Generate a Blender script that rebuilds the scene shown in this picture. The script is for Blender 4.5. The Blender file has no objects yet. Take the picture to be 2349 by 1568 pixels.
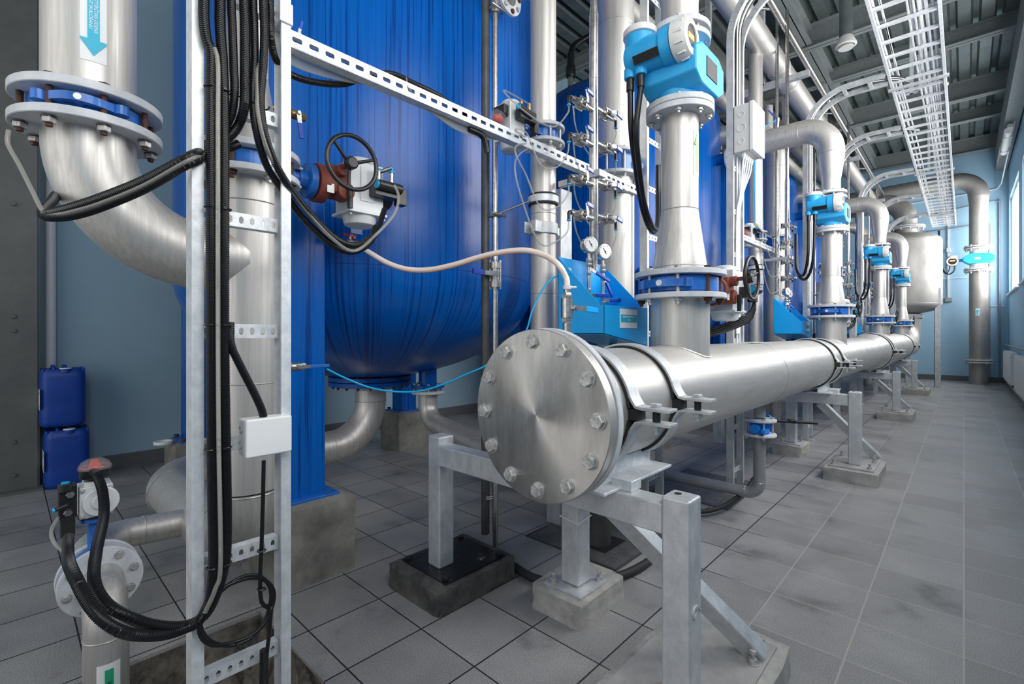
import bpy, bmesh, math, random
from mathutils import Vector, Matrix
random.seed(7)
PI = math.pi
V = Vector
# ---------------------------------------------------------------- camera, world, light, exposure
FPX, H = 1096.0, 1.10            # focal length in photo pixels, eye height
HX, HY = 1174.5, 765.0
YAW = math.atan((2211 - HX) / FPX)
SN, CS = math.sin(YAW), math.cos(YAW)
scn = bpy.context.scene
cam_d = bpy.data.cameras.new('camera'); cam = bpy.data.objects.new('camera', cam_d)
scn.collection.objects.link(cam); scn.camera = cam
cam.location = (0, 0, H); cam.rotation_euler = (PI / 2, 0, YAW)
cam_d.sensor_fit = 'HORIZONTAL'; cam_d.sensor_width = 36; cam_d.lens = 36 * FPX / 2349
cam_d.shift_y = -(784 - HY) / 2349; cam_d.clip_start = 0.02
vs = scn.view_settings
vs.view_transform = 'Standard'; vs.look = 'None'; vs.gamma = 1; vs.use_curve_mapping = False
vs.exposure = 0.72
w = bpy.data.worlds.new('world'); scn.world = w; w.use_nodes = True
wb = w.node_tree.nodes['Background']
wb.inputs[0].default_value = (0.97, 0.98, 1.0, 1); wb.inputs[1].default_value = 0.38

def area(name, loc, rot, sx, sy, power, col=(1, 1, 1)):
    l = bpy.data.lights.new(name, 'AREA'); l.shape = 'RECTANGLE'; l.size = sx; l.size_y = sy
    l.energy = power; l.color = col
    o = bpy.data.objects.new(name, l); scn.collection.objects.link(o)
    o.location = loc; o.rotation_euler = rot
    return o
# daylight entering by the windows of the right-hand wall (light faces -X)
WINY = [0.3, 3.7, 7.1, 10.5, 13.8]
for i, y in enumerate(WINY):
    area('window_daylight', (0.90, y, 3.0), (0, PI / 2, 0), 2.05, 2.5, [64, 125, 85, 75, 120][i], (1.0, 0.985, 0.96))
# fill lamp added behind the camera, in the open rear end without a wall
area('rear_fill_light', (-1.5, -2.9, 2.3), (PI / 2 + 0.0, 0, 0), 3.6, 3.4, 22, (1.0, 0.98, 0.95))

# ---------------------------------------------------------------- pixel -> place helpers
def P(px, py, d):
    u = (px - HX) / FPX; v = (HY - py) / FPX
    return V((d * (-SN + CS * u), d * (CS + SN * u), H + d * v))
def PX(px, py, X):
    u = (px - HX) / FPX
    return P(px, py, X / (-SN + CS * u))
def PY(px, py, Y):
    u = (px - HX) / FPX
    return P(px, py, Y / (CS + SN * u))
def PZ(px, py, Z):
    return P(px, py, (Z - H) * FPX / (HY - py))

# ---------------------------------------------------------------- materials
MATS = {}
def nn(nt, t, **kw):
    n = nt.nodes.new(t)
    for k, v in kw.items(): setattr(n, k, v)
    return n
def base_mat(name):
    m = bpy.data.materials.new(name); m.use_nodes = True; MATS[name] = m
    return m, m.node_tree, m.node_tree.nodes['Principled BSDF']
def ramp(nt, fac, stops):
    r = nn(nt, 'ShaderNodeValToRGB'); e = r.color_ramp.elements
    e[0].position, e[0].color = stops[0][0], (*stops[0][1], 1)
    e[1].position, e[1].color = stops[-1][0], (*stops[-1][1], 1)
    for p, c in stops[1:-1]:
        x = e.new(p); x.color = (*c, 1)
    nt.links.new(fac, r.inputs[0]); return r
def coords(nt, scale=(1, 1, 1), loc=(0, 0, 0)):
    t = nn(nt, 'ShaderNodeTexCoord'); mp = nn(nt, 'ShaderNodeMapping')
    mp.inputs['Scale'].default_value = scale; mp.inputs['Location'].default_value = loc
    nt.links.new(t.outputs['Object'], mp.inputs[0]); return mp.outputs[0]
def noise(nt, vec, scale, detail=4, rough=0.55):
    n = nn(nt, 'ShaderNodeTexNoise'); n.inputs['Scale'].default_value = scale
    n.inputs['Detail'].default_value = detail; n.inputs['Roughness'].default_value = rough
    nt.links.new(vec, n.inputs['Vector']); return n.outputs['Fac']
def bump(nt, b, h, strength=0.2, dist=0.01):
    x = nn(nt, 'ShaderNodeBump'); x.inputs['Strength'].default_value = strength; x.inputs['Distance'].default_value = dist
    nt.links.new(h, x.inputs['Height']); nt.links.new(x.outputs[0], b.inputs['Normal'])
def mat(name, c1, c2=None, rough=0.5, metal=0.0, scale=6, stretch=(1, 1, 1), bmp=0.0, bscale=60, r2=None, coat=0, lo=0.35, hi=0.65, spec=0.5):
    m, nt, b = base_mat(name)
    b.inputs['Roughness'].default_value = rough; b.inputs['Metallic'].default_value = metal
    b.inputs['Coat Weight'].default_value = coat; b.inputs['Coat Roughness'].default_value = 0.12
    b.inputs['Specular IOR Level'].default_value = spec
    if c2 is None: c2 = tuple(x * 0.88 for x in c1)
    v = coords(nt, stretch); f = noise(nt, v, scale, 9, 0.68)
    r = ramp(nt, f, [(lo, c2), (hi, c1)]); nt.links.new(r.outputs[0], b.inputs['Base Color'])
    if r2 is not None:
        mr = nn(nt, 'ShaderNodeMapRange'); mr.inputs[1].default_value = lo; mr.inputs[2].default_value = hi
        mr.inputs[3].default_value = r2; mr.inputs[4].default_value = rough
        nt.links.new(f, mr.inputs[0]); nt.links.new(mr.outputs[0], b.inputs['Roughness'])
    if bmp: bump(nt, b, noise(nt, coords(nt), bscale, 3), bmp, 0.004)
    return m
mat('steel', (0.66, 0.64, 0.61), (0.47, 0.45, 0.425), 0.38, 0.62, 5, (14, 14, 0.5), r2=0.50, lo=0.3, hi=0.66)
mat('steel_y', (0.68, 0.66, 0.635), (0.50, 0.485, 0.465), 0.38, 0.64, 5, (5, 0.5, 5), r2=0.46, lo=0.25, hi=0.7)
mat('weld', (0.55, 0.53, 0.5), (0.38, 0.37, 0.35), 0.4, 0.6, 40)
mat('plate', (0.66, 0.65, 0.63), (0.40, 0.39, 0.37), 0.26, 1.0, 9, (1, 1, 0.25), r2=0.38)
def brushed():
    m = MATS['plate']; nt = m.node_tree; b = nt.nodes['Principled BSDF']; b.inputs['Anisotropic'].default_value = 0.97
    tg = nn(nt, 'ShaderNodeTangent', direction_type='RADIAL', axis='Y'); nt.links.new(tg.outputs[0], b.inputs['Tangent'])
    v = coords(nt); d = noise(nt, v, 110, 2, .5); g = noise(nt, v, 6, 2)
    th = nn(nt, 'ShaderNodeMath', operation='GREATER_THAN'); th.inputs[1].default_value = .63; nt.links.new(d, th.inputs[0])
    bump(nt, b, th.outputs[0], .25, .002)
brushed()
mat('galv', (0.70, 0.715, 0.73), (0.46, 0.485, 0.51), 0.5, 0.5, 20, (1, 1, 0.6), bmp=0.15, lo=0.3, hi=0.68)
mat('galv_bright', (0.82, 0.84, 0.86), (0.62, 0.65, 0.68), 0.46, 0.35, 30, bmp=0.12)
mat('flange', (0.66, 0.68, 0.71), (0.50, 0.52, 0.55), 0.5, 0.0, 14, bmp=0.1)
mat('bolt', (0.70, 0.70, 0.69), (0.35, 0.34, 0.33), 0.45, 0.6, 60, bmp=0.3, bscale=120)
mat('rust', (0.14, 0.05, 0.03), (0.045, 0.025, 0.02), 0.7, 0.2, 60, bmp=0.4, bscale=150)
mat('valve_blue', (0.01, 0.17, 0.62), (0.01, 0.09, 0.36), 0.4, 0.0, 22, coat=0.3)
mat('meter_blue', (0.03, 0.42, 0.80), (0.02, 0.36, 0.72), 0.38, 0.0, 5)
mat('bright_blue', (0.0, 0.22, 0.78), (0.0, 0.18, 0.68), 0.35, 0, 8)
mat('plate_dirty', (0.50, 0.49, 0.48), (0.30, 0.295, 0.285), 0.6, 0.2, 12, bmp=0.3, lo=0.3, hi=0.7)
mat('plate_black', (0.012, 0.012, 0.013), (0.35, 0.35, 0.34), 0.3, 0.1, 9, bmp=0.5, lo=0.30, hi=0.40)
mat('box_blue', (0.0, 0.42, 0.95), (0.0, 0.38, 0.88), 0.35, 0.0, 5, coat=0.2)
mat('handle_blue', (0.01, 0.07, 0.50), (0.01, 0.05, 0.40), 0.35)
mat('tube_blue', (0.0, 0.42, 0.80), None, 0.35)
mat('cap_white', (0.72, 0.72, 0.70), (0.66, 0.66, 0.64), 0.45)
mat('plastic_white', (0.84, 0.85, 0.85), (0.80, 0.81, 0.81), 0.4)
mat('actuator', (0.70, 0.72, 0.73), (0.62, 0.64, 0.65), 0.42, 0.15, 9)
mat('black', (0.012, 0.012, 0.014), (0.02, 0.02, 0.022), 0.35)
mat('conduit', (0.008, 0.008, 0.010), (0.006, 0.006, 0.008), 0.33, spec=0.45)
mat('rubber', (0.02, 0.02, 0.02), None, 0.7)
mat('gearbox', (0.27, 0.055, 0.03), (0.16, 0.04, 0.025), 0.6, 0.0, 25, bmp=0.3)
mat('brass', (0.55, 0.36, 0.12), (0.32, 0.2, 0.08), 0.35, 0.9, 30)
mat('nickel', (0.68, 0.66, 0.63), (0.42, 0.40, 0.38), 0.28, 0.95, 40)
mat('red', (0.75, 0.03, 0.01), None, 0.35)
mat('paper', (0.86, 0.87, 0.87), (0.84, 0.85, 0.85), 0.5)
mat('cyan', (0.02, 0.50, 0.72), None, 0.5)
mat('green', (0.03, 0.42, 0.20), None, 0.5)
mat('leaf_green', (0.35, 0.62, 0.22), None, 0.5)
mat('ink', (0.01, 0.01, 0.01), None, 0.5)
mat('orange', (0.85, 0.30, 0.03), None, 0.5)
mat('concrete', (0.48, 0.465, 0.44), (0.25, 0.245, 0.235), 0.9, 0, 11, bmp=0.5, bscale=70, lo=0.3, hi=0.68)
mat('concrete_dark', (0.15, 0.14, 0.125), (0.035, 0.035, 0.035), 0.6, 0, 7, bmp=0.4, bscale=70)
mat('concrete_grey', (0.32, 0.31, 0.28), (0.10, 0.10, 0.09), 0.9, 0, 5, bmp=0.5, bscale=60, lo=0.3, hi=0.7)
mat('rubble', (0.30, 0.26, 0.21), (0.03, 0.03, 0.03), 0.9, 0, 6, bmp=1.0, bscale=25, lo=0.4, hi=0.72)
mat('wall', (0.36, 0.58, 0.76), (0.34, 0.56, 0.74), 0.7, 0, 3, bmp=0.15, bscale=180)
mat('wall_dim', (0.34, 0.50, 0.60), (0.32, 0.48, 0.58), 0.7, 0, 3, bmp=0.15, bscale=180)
mat('base_tile', (0.14, 0.145, 0.15), (0.11, 0.115, 0.12), 0.5, 0, 30)
mat('deck', (0.24, 0.28, 0.275), (0.17, 0.20, 0.20), 0.42, 0.55, 5)
mat('beam', (0.27, 0.30, 0.30), (0.22, 0.245, 0.245), 0.6, 0.0, 20, bmp=0.15)
mat('column', (0.13, 0.14, 0.13), (0.105, 0.11, 0.105), 0.45, 0.0, 6)
mat('grey_pipe', (0.33, 0.34, 0.35), (0.25, 0.26, 0.27), 0.45, 0.3, 8)
mat('dark_pipe', (0.10, 0.10, 0.10), (0.06, 0.06, 0.06), 0.45, 0.3, 10)
mat('can_blue', (0.002, 0.055, 0.36), (0.002, 0.045, 0.30), 0.42, 0, 4)
mat('sst_dull', (0.42, 0.41, 0.39), (0.30, 0.29, 0.28), 0.5, 0.55, 3, (1, 1, 0.5), r2=0.55)
mat('checker', (0.22, 0.215, 0.21), (0.12, 0.12, 0.12), 0.5, 0.5, 8, bmp=0.4, bscale=60)
mat('hole', (0.01, 0.01, 0.01), None, 0.9)
mat('foam', (0.04, 0.04, 0.045), None, 0.9)

def tank_mat():
    m, nt, b = base_mat('tank_blue')
    tc = nn(nt, 'ShaderNodeTexCoord'); sp = nn(nt, 'ShaderNodeSeparateXYZ'); nt.links.new(tc.outputs['Object'], sp.inputs[0])
    at = nn(nt, 'ShaderNodeMath', operation='ARCTAN2'); nt.links.new(sp.outputs[1], at.inputs[0]); nt.links.new(sp.outputs[0], at.inputs[1])
    cx = nn(nt, 'ShaderNodeCombineXYZ'); a2 = nn(nt, 'ShaderNodeMath', operation='MULTIPLY'); a2.inputs[1].default_value = 85; nt.links.new(at.outputs[0], a2.inputs[0])
    a3 = nn(nt, 'ShaderNodeMath', operation='MULTIPLY'); a3.inputs[1].default_value = .7; nt.links.new(sp.outputs[2], a3.inputs[0])
    nt.links.new(a2.outputs[0], cx.inputs[0]); nt.links.new(a3.outputs[0], cx.inputs[1]); f = noise(nt, cx.outputs[0], 1.0, 6, 0.65)
    v2 = coords(nt, (1, 1, 0.35)); g = noise(nt, v2, 2.2, 4)
    r = ramp(nt, f, [(0.41, (0.0, 0.050, 0.26)), (0.46, (0.0, 0.105, 0.45)), (0.62, (0.0, 0.125, 0.52))])
    mx = nn(nt, 'ShaderNodeMix'); mx.data_type = 'RGBA'; mx.blend_type = 'MULTIPLY'; mx.inputs[0].default_value = 0.5
    r2 = ramp(nt, g, [(0.35, (0.65, 0.7, 0.8)), (0.65, (1, 1, 1))])
    nt.links.new(r.outputs[0], mx.inputs[6]); nt.links.new(r2.outputs[0], mx.inputs[7])
    nt.links.new(mx.outputs[2], b.inputs['Base Color'])
    b.inputs['Roughness'].default_value = 0.24; b.inputs['Specular IOR Level'].default_value = 0.35
    bump(nt, b, f, 0.25, 0.003)
tank_mat()

def tile_mat():
    m, nt, b = base_mat('floor_tile')
    t = nn(nt, 'ShaderNodeTexCoord'); sep = nn(nt, 'ShaderNodeSeparateXYZ')
    nt.links.new(t.outputs['Object'], sep.inputs[0])
    def mth(op, a, bb=None, cc=None):
        n = nn(nt, 'ShaderNodeMath', operation=op)
        for i, x in enumerate((a, bb, cc)):
            if x is None: continue
            if isinstance(x, (int, float)): n.inputs[i].default_value = x
            else: nt.links.new(x, n.inputs[i])
        return n.outputs[0]
    def line(sock, off, wdt):
        a = mth('ADD', sock, off); a = mth('DIVIDE', a, 0.294); a = mth('FRACT', a)
        a = mth('SUBTRACT', a, 0.5); a = mth('ABSOLUTE', a)
        return mth('GREATER_THAN', a, 0.5 - wdt)
    lx = line(sep.outputs[0], 2.94 * 4, 0.010); ly = line(sep.outputs[1], 2.94 * 4 - 0.18, 0.009)
    g = mth('MAXIMUM', lx, ly)
    # per tile tint
    cx = mth('FLOOR', mth('DIVIDE', mth('ADD', sep.outputs[0], 11.76), 0.294)); cy = mth('FLOOR', mth('DIVIDE', mth('ADD', sep.outputs[1], 11.58), 0.294))
    cmb = nn(nt, 'ShaderNodeCombineXYZ'); nt.links.new(cx, cmb.inputs[0]); nt.links.new(cy, cmb.inputs[1])
    wn = nn(nt, 'ShaderNodeTexWhiteNoise'); nt.links.new(cmb.outputs[0], wn.inputs[0])
    f = noise(nt, t.outputs['Object'], 3.2, 6, 0.6)
    fine = noise(nt, t.outputs['Object'], 260, 2)
    r = ramp(nt, f, [(0.28, (0.14, 0.14, 0.14)), (0.42, (0.275, 0.272, 0.27)), (0.75, (0.36, 0.355, 0.35))])
    mul = nn(nt, 'ShaderNodeMix'); mul.data_type = 'RGBA'; mul.blend_type = 'MULTIPLY'; mul.inputs[0].default_value = 1
    mr = nn(nt, 'ShaderNodeMapRange'); mr.inputs[3].default_value = 0.86; mr.inputs[4].default_value = 1.1
    nt.links.new(wn.outputs[0], mr.inputs[0])
    mr2 = nn(nt, 'ShaderNodeMapRange'); mr2.inputs[1].default_value = 0.3; mr2.inputs[2].default_value = 0.7; mr2.inputs[3].default_value = 0.62; mr2.inputs[4].default_value = 1.38
    nt.links.new(fine, mr2.inputs[0])
    pr = mth('MULTIPLY', mr.outputs[0], mr2.outputs[0])
    cc = nn(nt, 'ShaderNodeCombineColor'); 
    for i in range(3): nt.links.new(pr, cc.inputs[i])
    nt.links.new(r.outputs[0], mul.inputs[6]); nt.links.new(cc.outputs[0], mul.inputs[7])
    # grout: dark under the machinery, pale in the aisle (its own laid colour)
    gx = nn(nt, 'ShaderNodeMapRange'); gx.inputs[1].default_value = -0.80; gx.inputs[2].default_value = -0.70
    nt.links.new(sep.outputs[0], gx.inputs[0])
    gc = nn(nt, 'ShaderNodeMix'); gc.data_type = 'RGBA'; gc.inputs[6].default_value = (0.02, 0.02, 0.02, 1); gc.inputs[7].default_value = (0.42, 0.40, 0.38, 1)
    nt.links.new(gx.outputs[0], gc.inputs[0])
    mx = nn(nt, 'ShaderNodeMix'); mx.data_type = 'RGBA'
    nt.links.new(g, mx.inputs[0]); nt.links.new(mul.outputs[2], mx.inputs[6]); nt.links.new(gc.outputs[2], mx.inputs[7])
    nt.links.new(mx.outputs[2], b.inputs['Base Color'])
    rr = nn(nt, 'ShaderNodeMapRange'); rr.inputs[1].default_value = 0.35; rr.inputs[2].default_value = 0.6; rr.inputs[3].default_value = 0.32; rr.inputs[4].default_value = 0.55
    nt.links.new(f, rr.inputs[0]); nt.links.new(rr.outputs[0], b.inputs['Roughness'])
    inv = mth('SUBTRACT', 1.0, g); bump(nt, b, inv, 0.4, 0.003)
tile_mat()

def clear_mat(name, col, alpha, rough=0.15):
    m, nt, b = base_mat(name)
    b.inputs['Base Color'].default_value = (*col, 1); b.inputs['Alpha'].default_value = alpha
    b.inputs['Roughness'].default_value = rough; b.inputs['Specular IOR Level'].default_value = 0.8
clear_mat('clear_tube', (0.42, 0.41, 0.37), 0.45); clear_mat('clear_dome', (0.5, 0.5, 0.5), 0.22, 0.05)
clear_mat('hose', (0.93, 0.78, 0.70), 1.0, 0.35); clear_mat('glass', (0.7, 0.78, 0.8), 0.15, 0.05)
def emis(name, col, s):
    m, nt, b = base_mat(name); b.inputs['Emission Color'].default_value = (*col, 1); b.inputs['Emission Strength'].default_value = s
    b.inputs['Base Color'].default_value = (*col, 1)
emis('sky_glow', (0.80, 0.92, 1.0), 1.6); emis('lcd', (0.9, 0.35, 0.1), 0.5)

# ---------------------------------------------------------------- mesh builder
def basis(axis):
    z = V(axis).normalized()
    h = V((0, 0, 1)) if abs(z.z) < 0.9 else V((0, 1, 0))
    x = h.cross(z).normalized(); return x, z.cross(x), z
def catmull(pts, step=0.02):
    pts = [V(p) for p in pts]; q = [2 * pts[0] - pts[1]] + pts + [2 * pts[-1] - pts[-2]]; out = []
    for i in range(1, len(q) - 2):
        a, b, c, d = q[i - 1:i + 3]; n = max(3, int((c - b).length / step))
        for k in range(n):
            t = k / n
            out.append(0.5 * ((2 * b) + (c - a) * t + (2 * a - 5 * b + 4 * c - d) * t * t + (3 * b - a - 3 * c + d) * t ** 3))
    out.append(pts[-1]); return out
def fillet(pts, r, n=10):
    pts = [V(p) for p in pts]; out = [pts[0]]
    for i in range(1, len(pts) - 1):
        a, b, c = pts[i - 1], pts[i], pts[i + 1]
        if (a - b).length < 1e-6 or (c - b).length < 1e-6: continue
        u, v = (a - b).normalized(), (c - b).normalized(); ang = u.angle(v)
        if ang > PI - .02: out.append(b); continue
        rr = r[i - 1] if isinstance(r, (list, tuple)) else r
        t = min(rr / math.tan(ang / 2), 0.499 * (a - b).length if i > 1 else (a - b).length, (c - b).length if i == len(pts) - 2 else 0.499 * (c - b).length)
        rr = t * math.tan(ang / 2); ctr = b + (u + v).normalized() * (rr / math.sin(ang / 2))
        s, e = b + u * t - ctr, b + v * t - ctr; tot = s.angle(e); ax = s.cross(e).normalized()
        for k in range(n + 1): out.append(ctr + Matrix.Rotation(tot * k / n, 3, ax) @ s)
    out.append(pts[-1]); return out
class MB:
    def __init__(s): s.v = []; s.f = []
    def add(s, vs, fs):
        o = len(s.v); s.v += [V(x) for x in vs]; s.f += [tuple(i + o for i in f) for f in fs]; return s
    def box(s, c, size, rot=None):
        c = V(c); hx, hy, hz = (x / 2 for x in size)
        vs = [V((x, y, z)) for x in (-hx, hx) for y in (-hy, hy) for z in (-hz, hz)]
        if rot is not None: vs = [rot @ x for x in vs]
        return s.add([c + x for x in vs], [(0, 1, 3, 2), (4, 6, 7, 5), (0, 4, 5, 1), (2, 3, 7, 6), (0, 2, 6, 4), (1, 5, 7, 3)])
    def bb(s, x0, x1, y0, y1, z0, z1): return s.box(((x0 + x1) / 2, (y0 + y1) / 2, (z0 + z1) / 2), (abs(x1 - x0), abs(y1 - y0), abs(z1 - z0)))
    def bar(s, a, b, w, h, up=(0, 0, 1)):
        a, b = V(a), V(b); z = (b - a).normalized(); x = V(up).cross(z)
        if x.length < 1e-4: x = V((1, 0, 0))
        x.normalize(); y = z.cross(x); R = Matrix((x, y, z)).transposed()
        return s.box((a + b) / 2, (w, h, (b - a).length), R)
    def lathe(s, c, axis, prof, n=32, caps=True):
        c = V(c); x, y, z = basis(axis); vs = []; fs = []
        for r, h in prof:
            for k in range(n):
                a = 2 * PI * k / n; vs.append(c + z * h + (x * math.cos(a) + y * math.sin(a)) * max(r, 1e-5))
        for i in range(len(prof) - 1):
            for k in range(n):
                k2 = (k + 1) % n; fs.append((i * n + k, i * n + k2, (i + 1) * n + k2, (i + 1) * n + k))
        if caps:
            fs.append(tuple(range(n))[::-1]); fs.append(tuple((len(prof) - 1) * n + k for k in range(n)))
        return s.add(vs, fs)
    def cyl(s, a, b, r, r2=None, n=24):
        a, b = V(a), V(b); return s.lathe(a, b - a, [(r, 0), (r if r2 is None else r2, (b - a).length)], n)
    def ring(s, a, b, ro, ri, n=40):
        a, b = V(a), V(b); L = (b - a).length; x = min(0.002, L * 0.2)
        return s.lathe(a, b - a, [(ri, 0), (ro - x, 0), (ro, x), (ro, L - x), (ro - x, L), (ri, L), (ri, 0)], n, False)
    def tube(s, pts, r, n=16, caps=True):
        pts = [V(p) for p in pts]
        q = [pts[0]]; rr = [r[0] if isinstance(r, list) else r]
        for i, p in enumerate(pts[1:], 1):
            if (p - q[-1]).length > 1e-5: q.append(p); rr.append(r[i] if isinstance(r, list) else r)
        pts = q; t = (pts[1] - pts[0]).normalized(); x, y, _ = basis(t); vs = []; fs = []
        for i, p in enumerate(pts):
            if i == 0: t2 = t
            elif i == len(pts) - 1: t2 = (p - pts[i - 1]).normalized()
            else: t2 = ((pts[i + 1] - p).normalized() + (p - pts[i - 1]).normalized()).normalized()
            ax = t.cross(t2)
            if ax.length > 1e-7: x = Matrix.Rotation(t.angle(t2), 3, ax.normalized()) @ x
            t = t2; x = (x - t * x.dot(t)).normalized(); y = t.cross(x)
            for k in range(n):
                a = 2 * PI * k / n; vs.append(p + (x * math.cos(a) + y * math.sin(a)) * rr[i])
        for i in range(len(pts) - 1):
            for k in range(n):
                k2 = (k + 1) % n; fs.append((i * n + k, i * n + k2, (i + 1) * n + k2, (i + 1) * n + k))
        if caps: fs.append(tuple(range(n))[::-1]); fs.append(tuple((len(pts) - 1) * n + k for k in range(n)))
        return s.add(vs, fs)
    def torus(s, c, axis, R, r, n=40, m=10):
        c = V(c); x, y, z = basis(axis); vs = []; fs = []
        for i in range(n):
            a = 2 * PI * i / n; d = x * math.cos(a) + y * math.sin(a)
            for k in range(m):
                b = 2 * PI * k / m; vs.append(c + d * (R + r * math.cos(b)) + z * r * math.sin(b))
        for i in range(n):
            for k in range(m):
                i2, k2 = (i + 1) % n, (k + 1) % m; fs.append((i * m + k, i2 * m + k, i2 * m + k2, i * m + k2))
        return s.add(vs, fs)
    def prism(s, poly, o, ax, ay, h):
        o, ax, ay = V(o), V(ax), V(ay); az = ax.cross(ay).normalized() * h; n = len(poly)
        vs = [o + ax * p[0] + ay * p[1] for p in poly]; vs += [x + az for x in vs]
        return s.add(vs, [tuple(range(n))[::-1], tuple(range(n, 2 * n))] + [(k, (k + 1) % n, n + (k + 1) % n, n + k) for k in range(n)])
    def strip(s, path, o, ax, ay, th, wd):
        """2-D centre line thickened by th and extruded wd (centred) along ax x ay"""
        path = [V((p[0], p[1])) for p in path]; L, R = [], []
        for i, p in enumerate(path):
            a = path[max(i - 1, 0)]; b = path[min(i + 1, len(path) - 1)]; t = (b - a).normalized(); nrm = V((-t.y, t.x))
            L.append(p + nrm * th / 2); R.append(p - nrm * th / 2)
        o, ax, ay = V(o), V(ax), V(ay); az = ax.cross(ay).normalized(); n = len(path); vs = []
        for side, dz in ((L, -wd / 2), (R, -wd / 2), (L, wd / 2), (R, wd / 2)):
            vs += [o + ax * p.x + ay * p.y + az * dz for p in side]
        fs = []
        for k in range(n - 1):
            for a, b in ((0, 1), (3, 2), (2, 0), (1, 3)): fs.append((a * n + k, a * n + k + 1, b * n + k + 1, b * n + k))
        e = n - 1; fs += [(0, n, 3 * n, 2 * n), (e, 2 * n + e, 3 * n + e, n + e)]
        return s.add(vs, fs)
    def sphere(s, c, r, n=20, m=12, sc=(1, 1, 1)):
        prof = [(r * math.sin(PI * k / m) * sc[0], -r * math.cos(PI * k / m) * sc[2]) for k in range(m + 1)]
        return s.lathe(c, (0, 0, 1), prof, n, False)
    def hexa(s, a, b, r): return s.lathe(a, V(b) - V(a), [(r * 0.93, 0), (r, (V(b) - V(a)).length * 0.12), (r, (V(b) - V(a)).length * 0.86), (r * 0.9, (V(b) - V(a)).length)], 6)
COL = scn.collection
def mesh_of(mb, o, m, name, bev=0, ang=38):
    me = bpy.data.meshes.new(name); o = V(o)
    me.from_pydata([x - o for x in mb.v], [], mb.f); me.update()
    bm = bmesh.new(); bm.from_mesh(me); bmesh.ops.recalc_face_normals(bm, faces=bm.faces); bm.to_mesh(me); bm.free()
    me.polygons.foreach_set('use_smooth', [True] * len(me.polygons)); me.set_sharp_from_angle(angle=math.radians(ang))
    me.materials.append(MATS[m]); return me
def tagp(ob, label=None, cat=None, group=None, kind=None):
    for k, v in (('label', label), ('category', cat), ('group', group), ('kind', kind)):
        if v: ob[k] = v
    return ob
class T:
    """a thing: an empty at its base that parents its parts"""
    def __init__(s, name, label, cat, loc, group=None):
        s.o = bpy.data.objects.new(name, None); COL.objects.link(s.o); s.o.location = loc; s.loc = V(loc)
        s.o.empty_display_size = 0.05; tagp(s.o, label, cat, group)
    def part(s, name, mb, m, parent=None, bev=0, label=None, ang=38):
        me = mesh_of(mb, s.loc, m, name, ang=ang); ob = bpy.data.objects.new(name, me); COL.objects.link(ob); ob.parent = parent or s.o
        if bev:
            b = ob.modifiers.new('bevel', 'BEVEL'); b.width = bev; b.segments = 2; b.limit_method = 'ANGLE'; b.harden_normals = True
        if label: ob['label'] = label
        return ob
    def inst(s, name, me, loc, axis=None, parent=None, spin=0, mtl=None):
        ob = bpy.data.objects.new(name, me); COL.objects.link(ob); ob.parent = parent or s.o; ob.location = V(loc) - s.loc
        if axis is not None:
            x, y, z = basis(axis); ob.rotation_mode = 'QUATERNION'
            ob.rotation_quaternion = (Matrix((x, y, z)).transposed() @ Matrix.Rotation(spin, 3, 'Z')).to_quaternion()
        return ob
def solo(name, mb, m, label, cat, group=None, kind=None, bev=0, loc=None, ang=38):
    loc = loc if loc is not None else (sum(mb.v, V()) / len(mb.v)); me = mesh_of(mb, loc, m, name, ang=ang)
    ob = bpy.data.objects.new(name, me); COL.objects.link(ob); ob.location = loc
    if bev:
        b = ob.modifiers.new('bevel', 'BEVEL'); b.width = bev; b.segments = 2; b.limit_method = 'ANGLE'
    return tagp(ob, label, cat, group, kind)
def struct(name, mb, m, parent=None, bev=0):
    ob = solo(name, mb, m, None, None, None, None, bev, loc=V((0, 0, 0)))
    if parent: ob.parent = parent
    else: ob['kind'] = 'structure'
    return ob
def kids(o): return [x for x in bpy.data.objects if x.parent == o]
def copy_tree(o, parent=None):
    c = o.copy(); COL.objects.link(c); c.parent = parent
    for ch in kids(o): copy_tree(ch, c)
    return c
def place_copy(o, delta, label, group=None):
    c = copy_tree(o); c.location = V(o.location) + V(delta); c['label'] = label
    if group: c['group'] = group; o['group'] = group
    return c
_bm = {}
def bolt_mesh(r, L, m, nut=True, tip=None):
    """bolt along +Z: hex head above L, shank, nut below 0"""
    key = (round(r, 4), round(L, 4), m, nut)
    if key in _bm: return _bm[key]
    b = MB(); b.cyl((0, 0, L), (0, 0, L + 0.0025), r * 1.15, n=16)
    b.hexa((0, 0, L + 0.0025), (0, 0, L + r * 0.75), r)
    b.cyl((0, 0, -r * 1.7 if nut else 0), (0, 0, L), r * 0.55, n=12)
    if nut: b.cyl((0, 0, -0.0025), (0, 0, 0), r * 1.15, n=16); b.hexa((0, 0, -r * 0.95), (0, 0, -0.0025), r)
    _bm[key] = mesh_of(b, (0, 0, 0), m, 'bolt'); return _bm[key]
def bolts(t, parent, c, axis, rc, n, r, L, m, nut=True, a0=0.3, name='bolt'):
    """n through bolts on a circle, from c along axis"""
    x, y, z = basis(axis)
    for k in range(n):
        a = a0 + 2 * PI * k / n
        mm = m[k % len(m)] if isinstance(m, (list, tuple)) else m
        t.inst(name, bolt_mesh(r, L, mm, nut), V(c) + (x * math.cos(a) + y * math.sin(a)) * rc, axis, parent, spin=a)
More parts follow.
